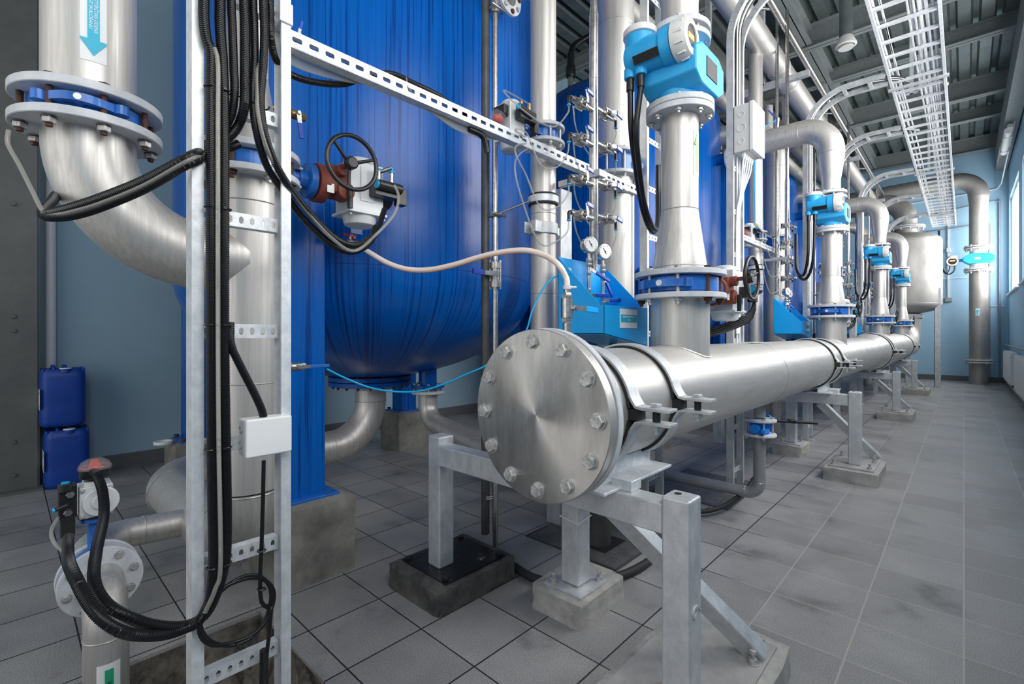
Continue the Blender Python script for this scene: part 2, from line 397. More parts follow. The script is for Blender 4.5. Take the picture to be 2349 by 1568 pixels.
def text(t, s_, c, right, up, size, m, name='lettering', parent=None, ext=0.0003):
    cu = bpy.data.curves.new(name, 'FONT'); cu.body = s_; cu.size = size; cu.align_x = 'CENTER'; cu.align_y = 'CENTER'; cu.extrude = ext
    o = bpy.data.objects.new(name, cu); me = bpy.data.meshes.new_from_object(o); bpy.data.objects.remove(o); me.name = name
    me.materials.clear(); me.materials.append(MATS[m])
    ob = bpy.data.objects.new(name, me); COL.objects.link(ob); ob.parent = parent or t.o
    right, up = V(right).normalized(), V(up).normalized(); n = right.cross(up)
    ob.rotation_mode = 'QUATERNION'; ob.rotation_quaternion = Matrix((right, up, n)).transposed().to_quaternion()
    ob.location = V(c) - t.loc; return ob
def corr(pts, r, pitch=0.0046, n=14, depth=0.13):
    """corrugated conduit: ribs as real rings"""
    q = catmull(pts, 0.01); L = [0]
    for a, b in zip(q, q[1:]): L.append(L[-1] + (b - a).length)
    out, rr, j = [], [], 0; N = int(L[-1] / (pitch / 4))
    for i in range(N + 1):
        s_ = L[-1] * i / N
        while j < len(L) - 2 and L[j + 1] < s_: j += 1
        f = (s_ - L[j]) / max(L[j + 1] - L[j], 1e-9); out.append(q[j].lerp(q[j + 1], f)); rr.append(r if i % 4 in (0, 1) else r * (1 - depth))
    return MB().tube(out, rr, n)
# ================================================================ THE ROOM
XL, XR, YF, YB, ZC = -5.0, 0.72, 15.3, -3.0, 5.55
PX0, PX1, PY0, PY1 = -2.03, -1.30, -0.6, 0.69       # the open pit in the floor
m = MB()
for a, b, c, d in ((XL, PX0, YB, YF), (PX1, XR, YB, YF), (PX0, PX1, YB, PY0), (PX0, PX1, PY1, YF)): m.bb(a, b, c, d, -0.012, 0)
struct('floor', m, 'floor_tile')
m = MB(); m.bb(PX0 - .1, PX0, PY0 - .1, PY1 + .1, -.8, -.012).bb(PX1, PX1 + .1, PY0 - .1, PY1 + .1, -.8, -.012).bb(PX0, PX1, PY1, PY1 + .1, -.8, -.012).bb(PX0, PX1, PY0 - .1, PY0, -.8, -.012).bb(PX0, PX1, PY0, PY1, -.8, -.78)
struct('trim_1', m, 'rubble')
# lumpy rubble and broken concrete in the pit
random.seed(3); m = MB(); n = 100
from mathutils import noise as mn
vs = []; fs = []
for j in range(n):
    for i in range(n):
        x = PX0 + (PX1 - PX0) * i / (n - 1); y = PY0 + (PY1 - PY0) * j / (n - 1)
        e = min(x - PX0, PY1 - y)
        z = -0.30 + 0.20 * math.exp(-max(e, 0) / 0.10) + 0.13 * mn.noise(V((x * 6, y * 6, 1))) + 0.09 * abs(mn.noise(V((x * 17, y * 17, 3)))) + .035 * abs(mn.noise(V((x * 45, y * 45, 3)))) + .012 * mn.noise(V((x * 110, y * 110, 3)))
        vs.append((x, y, min(z, -0.015)))
for j in range(n - 1):
    for i in range(n - 1): fs.append((j * n + i, j * n + i + 1, (j + 1) * n + i + 1, (j + 1) * n + i))
m.add(vs, fs); o = solo('pit_rubble', m, 'rubble', 'rough broken concrete and dirt filling the open floor pit', 'rubble', kind='stuff')
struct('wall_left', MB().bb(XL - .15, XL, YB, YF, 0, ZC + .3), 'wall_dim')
struct('wall_far', MB().bb(XL - .15, XR + .12, YF, YF + .15, 0, ZC + .3), 'wall')
WIN = [(12.55, 15.05), (9.15, 11.85), (5.75, 8.45), (2.35, 5.05), (-1.05, 1.65)]; WZ0, WZ1 = 1.95, 4.05
m = MB().bb(XR, XR + .12, YB, YF, 0, WZ0).bb(XR, XR + .12, YB, YF, WZ1, ZC + .3)
e = YF
for a, b in WIN: m.bb(XR, XR + .12, b, e, WZ0, WZ1); e = a
m.bb(XR, XR + .12, YB, e, WZ0, WZ1)
struct('wall_right', m, 'wall')
for i, (a, b) in enumerate(WIN):
    m = MB(); x0, x1 = XR + .04, XR + .09
    m.bb(x0, x1, a, b, WZ0, WZ0 + .06).bb(x0, x1, a, b, WZ1 - .06, WZ1).bb(x0, x1, a, a + .06, WZ0, WZ1).bb(x0, x1, b - .06, b, WZ0, WZ1).bb(x0, x1, (a + b) / 2 - .03, (a + b) / 2 + .03, WZ0, WZ1)
    wf = struct('window_%d' % (i + 1), m, 'plastic_white')
    struct('window_pane', MB().bb(XR + .06, XR + .066, a + .05, b - .05, WZ0 + .05, WZ1 - .05), 'glass', wf)
    struct('window_sill', MB().bb(XR - .05, XR + .04, a - .03, b + .03, WZ0 - .03, WZ0), 'plastic_white', wf)
struct('baseboard_left', MB().bb(XL, XL + .012, YB, YF, 0, .12), 'base_tile')
struct('baseboard_far', MB().bb(XL, XR, YF - .012, YF, 0, .12), 'base_tile')
struct('baseboard_right', MB().bb(XR - .012, XR, YB, YF, 0, .12), 'base_tile')
# ribbed metal deck
prof = []; x = XL - .1
while x < XR + .3: prof += [(x, 0), (x + .13, 0), (x + .155, .075), (x + .215, .075)]; x += .24
m = MB().strip(prof, (0, (YB + YF) / 2, ZC), (1, 0, 0), (0, 0, 1), .004, YF - YB)
struct('ceiling', m, 'deck')
m = MB().bb(XL, XR + .1, YB, YF, ZC + .08, ZC + .12); struct('trim_2', m, 'deck')
def ibeam(y, h, lab):
    m = MB(); z0 = 5.22 if h > .3 else 5.34; z1 = ZC
    m.bb(XL, XR, y - .075, y + .075, z0, z0 + .014).bb(XL, XR, y - .006, y + .006, z0, z1).bb(XL, XR, y - .075, y + .075, z1 - .014, z1)
    return solo('roof_beam', m, 'beam', lab, 'beam', 'steel beams across the ceiling')
ORD = ['nearest', 'second', 'third', 'fourth', 'fifth', 'sixth', 'seventh', 'farthest']
for y, h, lab in ((1.0, .36, 'grey steel ceiling cross beam right above the blue tank'), (4.5, .36, 'grey steel ceiling cross beam at the top edge behind the round vent'), (6.3, .2, 'slim grey ceiling cross beam before the round white vent'), (8.0, .36, 'deep grey ceiling cross beam just behind the round white vent'),
                  (9.6, .2, 'slim grey ceiling cross beam, fourth counted back from the far wall'), (11.6, .36, 'deep grey ceiling cross beam third from the far blue wall'), (13.2, .2, 'slim grey ceiling cross beam next before the far wall'), (15.1, .36, 'deep grey ceiling beam lying against the far blue wall')):
    ibeam(y, h, lab)
m = MB(); X = -1.65
m.bb(X - .07, X + .07, YB, YF, 5.25, 5.262).bb(X - .006, X + .006, YB, YF, 5.25, 5.5).bb(X - .07, X + .07, YB, YF, 5.486, 5.5)
solo('roof_girder', m, 'beam', 'long grey ceiling girder running away parallel to the round ducts', 'beam')
m = MB(); X = .60
m.bb(X - .09, X + .10, YB, YF, 4.75, 5.22)
solo('eaves_girder', m, 'beam', 'grey eaves girder along the top of the window wall', 'beam')
# dark columns on the left wall
def column(y, lab):
    t = T('steel_column', lab, 'column', (XL + .1, y, 0)); x0 = XL + .20
    m = MB().bb(x0, x0 + .014, y - .20, y + .14, 0, ZC).bb(XL, x0, y - .035, y - .025, 0, ZC).bb(XL, XL + .012, y - .20, y + .14, 0, ZC)
    t.part('flange_section', m, 'column', bev=.003)
    t.part('edge_angle', MB().bb(x0 - .03, x0, y + .14, y + .15, 0, ZC), 'column')
    t.part('base_plate', MB().bb(XL, x0 + .10, y - .24, y + .165, 0, .018), 'column')
    for z in (.12, .35, 1.12, 1.22, 2.0, 2.9): t.inst('bolt', bolt_mesh(.014, .004, 'column', False), (x0 + .014, y + .02, z), (1, 0, 0))
    return t
column(.012, 'dark grey bolted steel column at the left edge beside the jerrycans')
m = MB().cyl((XL + .06, .225, 0), (XL + .06, .225, ZC), .03); solo('downpipe', m, 'plastic_white', 'pale vertical pipe beside the dark steel column', 'pipe')
m = MB().bb(XL, XL + .03, -1.0, -.22, 1.50, 1.54); solo('wall_rail', m, 'grey_pipe', 'thin grey rail crossing the left edge behind the elbow', 'rail')

# blue jerrycans stacked on the floor by the left wall
def jerrycan(loc, lab):
    x, y, z = loc; t = T('jerrycan', lab, 'jerrycan', loc, 'blue jerrycans stacked by the left wall')
    W, D, Hh = .245, .24, .415
    prof = []
    m = MB(); n = 32; rings = [(.86, 0), (.97, .012), (1, .035), (1, .13), (.985, .15), (1, .17), (1, .34), (.97, .375), (.85, .395), (.5, .385)]
    vs = []; fs = []
    for s_, h in rings:
        for k in range(n):
            a = 2 * PI * k / n; ex = .38
            cx = math.copysign(abs(math.cos(a)) ** ex, math.cos(a)); cy = math.copysign(abs(math.sin(a)) ** ex, math.sin(a))
            vs.append((x + cx * D / 2 * s_, y + cy * W / 2 * s_, z + h * Hh / .40))
    for i in range(len(rings) - 1):
        for k in range(n): fs.append((i * n + k, i * n + (k + 1) % n, (i + 1) * n + (k + 1) % n, (i + 1) * n + k))
    fs += [tuple(range(n))[::-1], tuple((len(rings) - 1) * n + k for k in range(n))]
    m.add(vs, fs); b = t.part('body', m, 'can_blue', ang=60)
    for j in range(2):
        t.part('handle', MB().tube(fillet([(x + .06, y - .05 + .06 * j, z + .385), (x + .06, y - .05 + .06 * j, z + .425), (x - .08, y - .05 + .06 * j, z + .425), (x - .08, y - .05 + .06 * j, z + .385)], .02, 5), .012, 10), 'can_blue')
    t.part('shoulder_rim', MB().bb(x - .10, x + .10, y - .115, y - .098, z + .38, z + .412).bb(x - .10, x + .10, y + .098, y + .115, z + .38, z + .415), 'can_blue', bev=.006)
    c = t.part('cap', MB().cyl((x + .09, y + .01, z + .385), (x + .09, y + .01, z + .41), .036), 'can_blue')
    t.part('cap_top', MB().cyl((x + .09, y + .01, z + .41), (x + .09, y + .01, z + .417), .034), 'paper', c)
    l = t.part('paper_label', MB().bb(x - .02, x + .12, y - W / 2 - .002, y - W / 2, z + .13, z + .27), 'paper')
    t.part('print', MB().bb(x + .09, x + .115, y - W / 2 - .003, y - W / 2 - .002, z + .14, z + .17).bb(x + .09, x + .115, y - W / 2 - .003, y - W / 2 - .002, z + .235, z + .255), 'ink', l)
c = PZ(138, 1122, 0)
jerrycan((-4.78, .30, 0), 'blue plastic jerrycan at the bottom of the stack by the left wall')
jerrycan((-4.78, .28, .438), 'blue plastic jerrycan on top of the stack by the left wall')

# radiators under the windows
for i, (a, b, lab) in enumerate(((12.3, 14.3, 'white panel radiator farthest away under the end window'), (9.0, 11.3, 'white panel radiator nearer to us on the right edge'))):
    t = T('radiator', lab, 'radiator', (.66, a, .0), 'radiators on the right wall')
    m = MB().bb(.60, .615, a, b, .18, .74).bb(.68, .70, a, b, .18, .74)
    k = a + .03
    while k < b: m.bb(.592, .60, k, k + .03, .2, .72); k += .06
    t.part('panel', m, 'plastic_white'); t.part('top_grille', MB().bb(.60, .70, a, b, .74, .755), 'plastic_white')
    t.part('side_cover', MB().bb(.60, .70, a - .01, a, .18, .75), 'plastic_white')
    t.part('bracket', MB().bb(.62, XR - .013, a + .2, a + .23, .3, .7).bb(.62, XR - .013, b - .23, b - .2, .3, .7), 'galv')
    t.part('valve', MB().cyl((.61, a - .12, .70), (.61, a - .02, .70), .03), 'plastic_white')
for z, lab in ((.86, 'heating pipe running above the radiators'), (.10, 'heating pipe running low along the right wall')):
    m = MB().cyl((.655, 4, z), (.655, 15.1, z), .021); solo('heating_pipe', m, 'grey_pipe', 'grey ' + lab, 'pipe')
for i, (yy, lab) in enumerate(((15.22, 'left'), (15.22, 'right'))):
    xx = .42 + i * .16
    m = MB().cyl((xx, 15.24, .10), (xx, 15.24, 3.6 if i == 0 else 4.1), .017)
    if i == 0: m.tube(fillet([(xx, 15.24, 3.5), (xx, 15.24, 3.62), (-1.6, 15.24, 3.50)], .1, 6), .014, 10)
    else: m.tube(fillet([(xx, 15.24, 4.0), (xx, 15.24, 4.1), (-1.6, 15.24, 3.85)], .1, 6), .014, 10)
    solo('riser_pipe', m, 'grey_pipe', 'thin grey riser pipe in the far corner, %s of the two' % lab, 'pipe')
m = MB().bb(-.28, -.25, 15.27, 15.3, 1.95, 4.3)
solo('cable_trunking', m, 'plastic_white', 'slim vertical cable trunking on the far wall above the switch', 'trunking')
m = MB().bb(-.33, -.20, 15.23, 15.3, 1.85, 1.95); solo('wall_switch', m, 'grey_pipe', 'small grey switch box low on the far wall', 'switch', bev=.008)
m = MB().bb(-.30, -.22, 15.24, 15.3, 3.02, 3.12); solo('wall_box', m, 'plastic_white', 'small box on the trunking of the far wall', 'box', bev=.006)
m = MB().bb(-.45, -.36, 15.2, 15.3, 2.42, 2.60); solo('wall_sensor', m, 'plastic_white', 'small white sensor on the far wall beside the trunking', 'sensor', bev=.02)
m = MB().tube(fillet([(-1.0, 15.285, 2.40), (.30, 15.285, 2.40), (.30, 15.285, 1.72), (.66, 15.285, 1.72)], .03, 4), .008, 8)
solo('wall_cable', m, 'plastic_white', 'thin white cable stepping across the far wall', 'cable')
m = MB().tube(fillet([(-2.4, 15.285, 4.25), (.55, 15.285, 4.35), (.60, 15.0, 4.4), (.68, 9.0, 5.1)], .1, 6), .012, 8)
solo('lamp_conduit', m, 'plastic_white', 'pale conduit rising along the wall to the tube lamp', 'conduit')
t = T('tube_lamp', 'long sealed fluorescent lamp high on the window wall', 'lamp', (.60, 12.6, 4.6))
t.part('housing', MB().bb(.54, .62, 11.8, 13.3, 4.62, 4.70), 'cap_white', bev=.02)
t.part('diffuser', MB().tube([(.56, 11.85, 4.60), (.56, 13.25, 4.60)], .055, 16), 'plastic_white')
t.part('clip', MB().bb(.50, .63, 12.1, 12.12, 4.54, 4.68), 'galv'); t.part('clip', MB().bb(.50, .63, 13.0, 13.02, 4.54, 4.68), 'galv')
# round ceiling vent
t = T('ceiling_vent', 'round white mushroom vent hanging from the ribbed ceiling', 'vent', (-1.04, 7.0, 4.6))
t.part('duct', MB().cyl((-1.04, 7.0, 4.70), (-1.04, 7.0, 5.55), .068), 'deck')
t.part('rim', MB().lathe((-1.04, 7.0, 4.60), (0, 0, 1), [(.07, .0), (.09, -.015), (.112, -.007), (.112, .007), (.07, .10)], 32), 'cap_white')
t.part('disc', MB().lathe((-1.04, 7.0, 4.56), (0, 0, 1), [(.078, 0), (.078, .012), (.04, .02)], 32), 'cap_white')
# small lamp far up behind first ladder
# ================================================================ HEADER PIPE
HXX, HZ, HR = -0.896, 0.865, 0.184
AX = V((0, 1, 0))
t = T('header_pipe', 'long stainless header pipe running away from the blind flange', 'pipe', (HXX, 1.1, HZ))
pts = [(HXX, 1.085, HZ), (HXX, 7.25, HZ)]
m = MB(); R2 = .232
prof = [(HR, 0), (HR, 6.15), (HR * .93 + R2 * .07, 6.22), ((HR + R2) / 2, 6.36), (R2 * .93 + HR * .07, 6.50), (R2, 6.57), (R2, 10.3)]
m.lathe((HXX, 1.085, HZ), (0, 1, 0), [(HR - .012, 0)] + prof, 72, False)
t.part('pipe_body', m, 'steel_y')
el = fillet([(HXX, 11.385, HZ), (HXX, 13.40, HZ), (HXX, 13.40, 1.52)], .42, 14)
t.part('end_elbow', MB().tube(el, R2, 48), 'steel')
for yy, r in ((1.20, HR), (3.0, HR), (6.10, HR), (7.2, HR), (7.68, R2), (9.4, R2), (10.6, R2), (12.95, R2)):
    t.part('weld_seam', MB().torus((HXX, yy, HZ), AX, r, .0025, 64, 6), 'weld')
fl = t.part('flange', MB().ring((HXX, 1.085, HZ), (HXX, 1.107, HZ), .252, HR, 80), 'flange', label='pale grey painted flange')
bl = t.part('blind_flange', MB().lathe((HXX, 1.047, HZ), (0, 1, 0), [(.247, 0), (.249, .002), (.249, .030), (.246, .032)], 96), 'plate', label='round blind cover plate with drips')
bolts(t, bl, (HXX, 1.113, HZ), (0, -1, 0), .213, 12, .020, .066, 'bolt', True, PI / 2 + .045)
t.part('gasket', MB().cyl((HXX, 1.079, HZ), (HXX, 1.085, HZ), .235, n=64), 'galv_bright')
for (yy, zt) in ((2.95, 1.0), (6.75, 1.0)):
    s_ = t.part('sticker', MB().box((HXX - .01, yy, HZ + (HR if yy < 7 else R2) + .001), (.11, .20, .002)), 'paper')
    t.part('stripe', MB().box((HXX - .01, yy, HZ + HR + .0025), (.05, .12, .001)), 'leaf_green', s_)

def pipe_clamp(y, r, lab, th=.007, wd=.05):
    t = T('pipe_clamp', lab, 'clamp', (HXX, y, HZ - r), 'clamps round the header pipe')
    rr = r + .012; a0 = .17; arc = [(rr * math.cos(a), rr * math.sin(a)) for a in [a0 + (PI - a0) * k / 30 for k in range(31)]]
    e0 = arc[0]; ear = [(rr + .115, .020), (rr + .03, .020), (rr + .012, .023), (e0[0] + .003, e0[1] + .006)]
    for sg in (1, -1):
        p = [(q[0], q[1] * sg) for q in (ear + arc[1:])]
        b = t.part('band', MB().strip(p, (HXX, y, HZ), (1, 0, 0), (0, 0, 1), th, wd), 'galv', bev=.0015)
    lin = [((r + .005) * math.cos(a), (r + .005) * math.sin(a)) for a in [.10 + (2 * PI - .20) * k / 60 for k in range(61)]]
    t.part('rubber_lining', MB().strip(lin, (HXX, y, HZ), (1, 0, 0), (0, 0, 1), .008, wd + .006), 'rubber')
    t.part('rubber_nose', MB().bb(HXX + r - .004, HXX + r + .03, y - wd / 2 + .003, y + wd / 2 - .003, HZ - .016, HZ + .016), 'rubber')
    t.inst('bolt', bolt_mesh(.016, .048, 'galv', True), (HXX + rr + .065, y, HZ - .024), (0, 0, 1))
    t.part('spacer_nut', MB().cyl((HXX + rr + .065, y, HZ - .016), (HXX + rr + .065, y, HZ + .016), .011), 'rubber')
    return t
pipe_clamp(1.27, HR, 'galvanized clamp round the header closest to the blind flange', .009, .055)
pipe_clamp(1.56, HR, 'galvanized clamp round the header below the nearest riser', .009, .055)
for y, r, lab in ((4.33, HR, 'galvanized header clamp at the second stand, near one of the pair'), (4.66, HR, 'galvanized header clamp at the second stand, far one of the pair'),
                  (7.80, R2, 'galvanized header clamp at the third stand, near one of the pair'), (8.02, R2, 'galvanized header clamp at the third stand, far one of the pair'),
                  (11.35, R2, 'galvanized header clamp at the farthest stand')):
    pipe_clamp(y, r, lab)

# ================================================================ PIPE STANDS
def anchor(t, parent, x, y, z, r=.013):
    t.inst('anchor_bolt', anchor_me, (x, y, z), parent=parent)
b = MB().cyl((0, 0, 0), (0, 0, .003), .017, n=16); b.hexa((0, 0, .003), (0, 0, .016), .013); b.cyl((0, 0, .014), (0, 0, .036), .0065, n=10)
b.cyl((0, 0, .03), (0, 0, .04), .010, n=8)
anchor_me = mesh_of(b, (0, 0, 0), 'bolt', 'anchor_bolt')
def plinth(name, lab, x0, x1, y0, y1, h, mt='concrete', rough=.006, group=None):
    m = MB(); n = 10; nx = max(3, int((x1 - x0) / .04)); ny = max(3, int((y1 - y0) / .04)); nz = max(2, int(h / .04))
    bm = bmesh.new(); bmesh.ops.create_cube(bm, size=1.0)
    bmesh.ops.subdivide_edges(bm, edges=bm.edges, cuts=9, use_grid_fill=True)
    for v in bm.verts:
        p = V((x0 + (v.co.x + .5) * (x1 - x0), y0 + (v.co.y + .5) * (y1 - y0), (v.co.z + .5) * h))
        # soften edges
        d = V((min(p.x - x0, x1 - p.x), min(p.y - y0, y1 - p.y), h - p.z))
        near = sum(1 for q in d if q < 1e-4)
        if near >= 2: p += (V(((x0 + x1) / 2, (y0 + y1) / 2, 0)) - p).normalized() * .010 - V((0, 0, .004 if p.z > h - .01 else 0))
        k = rough * mn.noise(p * 14) + rough * .6 * mn.noise(p * 40)
        v.co = p + V((k, k * .7, k * .5 if p.z > .01 else 0))
    me = bpy.data.meshes.new(name); bm.to_mesh(me); bm.free()
    me.polygons.foreach_set('use_smooth', [True] * len(me.polygons)); me.set_sharp_from_angle(angle=math.radians(50))
    me.materials.append(MATS[mt]); loc = V((0, 0, 0))
    o = bpy.data.objects.new(name, me); COL.objects.link(o)
    return tagp(o, lab, 'plinth', group)
def stand(n, y, xr, xl, top, lab, plab, plinth_r, leftplinth=None, digits=None):
    """right post + left post + beam + diagonal brace"""
    t = T('pipe_stand', lab, 'stand', (xr, y, .10), 'galvanized stands carrying the header')
    w2 = .040; pt = .105
    px0, px1, py0, py1 = plinth_r
    b = t.part('base_plate', MB().bb(px0 + .03, px1 - .03, py0 + .04, py1 - .06, .100, .110), 'plate_dirty', bev=.002)
    for dx, dy in ((.06, .08), (.06, -.12), (-.06, .09), (-.06, -.12), (-.06, -.2)):
        X = (px0 + dx) if dx > 0 else (px1 + dx); Y = (py0 + dy) if dy > 0 else (py1 + dy)
        if abs(X - xr) < .06 and abs(Y - y) < .06: continue
        anchor(t, b, X, Y, .110)
    t.part('post', MB().bb(xr - w2, xr + w2, y - w2, y + w2, .11, top + .025), 'galv', bev=.008)
    t.part('post', MB().bb(xl - w2, xl + w2, y + .02 - w2, y + .02 + w2, .11, top + .03), 'galv', bev=.008)
    t.part('beam', MB().bb(xl + w2, xr - w2, y - .033, y + .04, top - .085, top), 'galv', bev=.005)
    f = V((xr + .10, y + .33, .112)); g = V((xr - .24, y + .05, top - .085))
    t.part('brace', MB().bar(g, f, .05, .06, up=(1, .2, 0)), 'galv', bev=.004)
    # saddle: inverted tee section under the pipe
    r = HR if y < 7 else R2; sx = HXX + .07; zt = HZ - math.sqrt(r * r - .07 ** 2) - .001
    s_ = t.part('saddle', MB().bb(sx - .004, sx + .004, y - .10, y + .33, top + .009, zt).bb(sx - .075, sx + .085, y - .10, y + .33, top + .001, top + .010), 'galv_bright', bev=.002)
    t.part('clip', MB().bb(sx + .05, sx + .12, y - .01, y + .05, top + .0, top + .032), 'galv_bright', s_, bev=.003)
    for k in (-.055,): t.inst('bolt', bolt_mesh(.008, .012, 'bolt', False), (sx + k, y + .02, top + .008), (0, 0, 1), s_)
    if top < .66:
        t.part('post_hole', MB().cyl((xr - .012, y + .005, top + .0235), (xr - .012, y + .005, top + .0258), .010), 'hole')
    if digits: text(t, digits, (xr + w2 + .001, y, .36), (0, 0, -1), (0, 1, 0), .075, 'galv', 'raised_digits', ext=.0025)
    plinth('concrete_plinth', plab, *plinth_r, .102)
    if leftplinth:
        q = t.part('base_plate', MB().bb(leftplinth[0] + .04, leftplinth[1] - .04, leftplinth[2] + .05, leftplinth[3] - .05, .105, .112), leftplinth[4])
        for X in (leftplinth[0] + .06, leftplinth[1] - .06):
            for Y in (leftplinth[2] + .07, leftplinth[3] - .07): t.inst('anchor_bolt', bolt_mesh(.013, .002, 'black', False), (X, Y, .112), (0, 0, 1), q)
stand(0, 1.265, -.56, -1.636, .635, 'galvanized steel stand in the foreground with diagonal brace, under the blind flange', 'broad rough concrete pad under the foreground stand post', (-.77, -.40, 1.02, 1.74), (-1.83, -1.45, 1.14, 1.58, 'plate_black'), '6')
plinth('concrete_plinth', 'dark wet-stained concrete plinth under the left post of the foreground stand', -1.83, -1.47, 1.14, 1.58, .106, 'concrete_dark')
stand(1, 4.43, -.600, -1.62, .635, 'galvanized steel stand with diagonal brace, second from the camera', 'concrete pad with chipped corner under the second stand', (-.78, -.44, 4.24, 4.78))
stand(2, 7.87, -.63, -1.6, .59, 'galvanized steel stand with raised digits, third from the camera', 'concrete pad under the third header stand', (-.82, -.46, 7.7, 8.3), None, '26')
stand(3, 11.4, -.655, -1.6, .59, 'galvanized steel stand farthest away, next to the tank leg', 'concrete pad under the farthest header stand', (-.86, -.45, 11.2, 11.9))
for k, (x, y, lab, plab) in enumerate(((-1.133, 1.57, 'galvanized square post behind the blind flange, tied with a white cable tie', 'small pale concrete plinth under the post behind the blind flange'),
                                       (-1.15, 4.95, 'galvanized square post behind the small blue-valved drain', 'small concrete plinth behind the small blue-valved drain'),
                                       (-1.15, 8.3, 'galvanized square post in the dark beyond the second stand', 'concrete plinth in the dark beyond the second stand'),
                                       (-1.15, 11.8, 'galvanized square post far back beyond the third stand', 'concrete plinth far back beyond the third stand'))):
    t = T('support_post', lab, 'post', (x, y, .1), 'square posts behind the header')
    t.part('post', MB().bb(x - .042, x + .042, y - .042, y + .042, .11, (.74 if k == 1 else 1.5) if k else .60), 'galv', bev=.007)
    b = t.part('base_plate', MB().bb(x - .09, x + .09, y - .09, y + .10, .10, .108), 'galv')
    anchor(t, b, x - .06, y - .065, .108); anchor(t, b, x + .065, y + .07, .108)
    if k == 0:
        t.part('arm', MB().bb(x - .042, x + .3, y - .03, y + .03, .60, .66), 'galv'); t.part('gusset', MB().bar((x + .03, y, .45), (x + .2, y, .61), .03, .04), 'galv')
        t.part('cable_tie', MB().tube([(x - .045, y - .045, .37), (x + .045, y - .045, .36), (x + .045, y + .045, .37), (x - .045, y + .045, .37), (x - .045, y - .045, .37)], .002, 6), 'paper')
    plinth('concrete_plinth', plab, x - .14, x + .11, y - .12, y + .20, .102)

# ================================================================ BUTTERFLY VALVES, RISERS, FLOW METERS
def wafer_valve(name, lab, c, r, h, stem=V((0, 1, 0)), bossd=.28, pin='galv_bright', group=None, rods=0):
    """disc body between two pipe flanges; c = centre, stem = direction of the drive neck"""
    c = V(c); t = T(name, lab, 'valve', c, group); s_ = stem.normalized(); zax = V((0, 0, 1)); sd = zax.cross(s_)
    t.part('valve_body', MB().lathe(c - zax * h / 2, zax, [(r * .93, 0), (r, h * .12), (r, h * .88), (r * .93, h)], 40), 'valve_blue')
    b0 = c - s_ * (r * 1.12); L = r * 1.15
    m = MB(); arc = []
    for k in range(17):
        a = -.62 + 1.24 * k / 16; rr = r * 1.10 + .012 * math.cos(a * 5); arc.append((rr * -math.cos(a), rr * math.sin(a)))
    m.strip(arc, c, s_, sd if s_.cross(sd).z > 0 else -sd, .020, h * .42)
    for sg in (1, -1):
        a = .62; e = c + s_ * (-r * 1.08 * math.cos(a)) + sd * (r * 1.08 * math.sin(a) * sg); m.cyl(e - zax * h * .24, e + zax * h * .24, .018, n=16)
    t.part('lug_bar', m, 'valve_blue')
    bs = t.part('boss', MB().cyl(b0 + s_ * .03, b0 - s_ * .012, h * .26, n=20), 'valve_blue')
    t.part('pin', MB().lathe(b0 - s_ * .012, -s_, [(h * .20, 0), (h * .20, .004), (h * .16, .008)], 20), pin, bs)
    return t
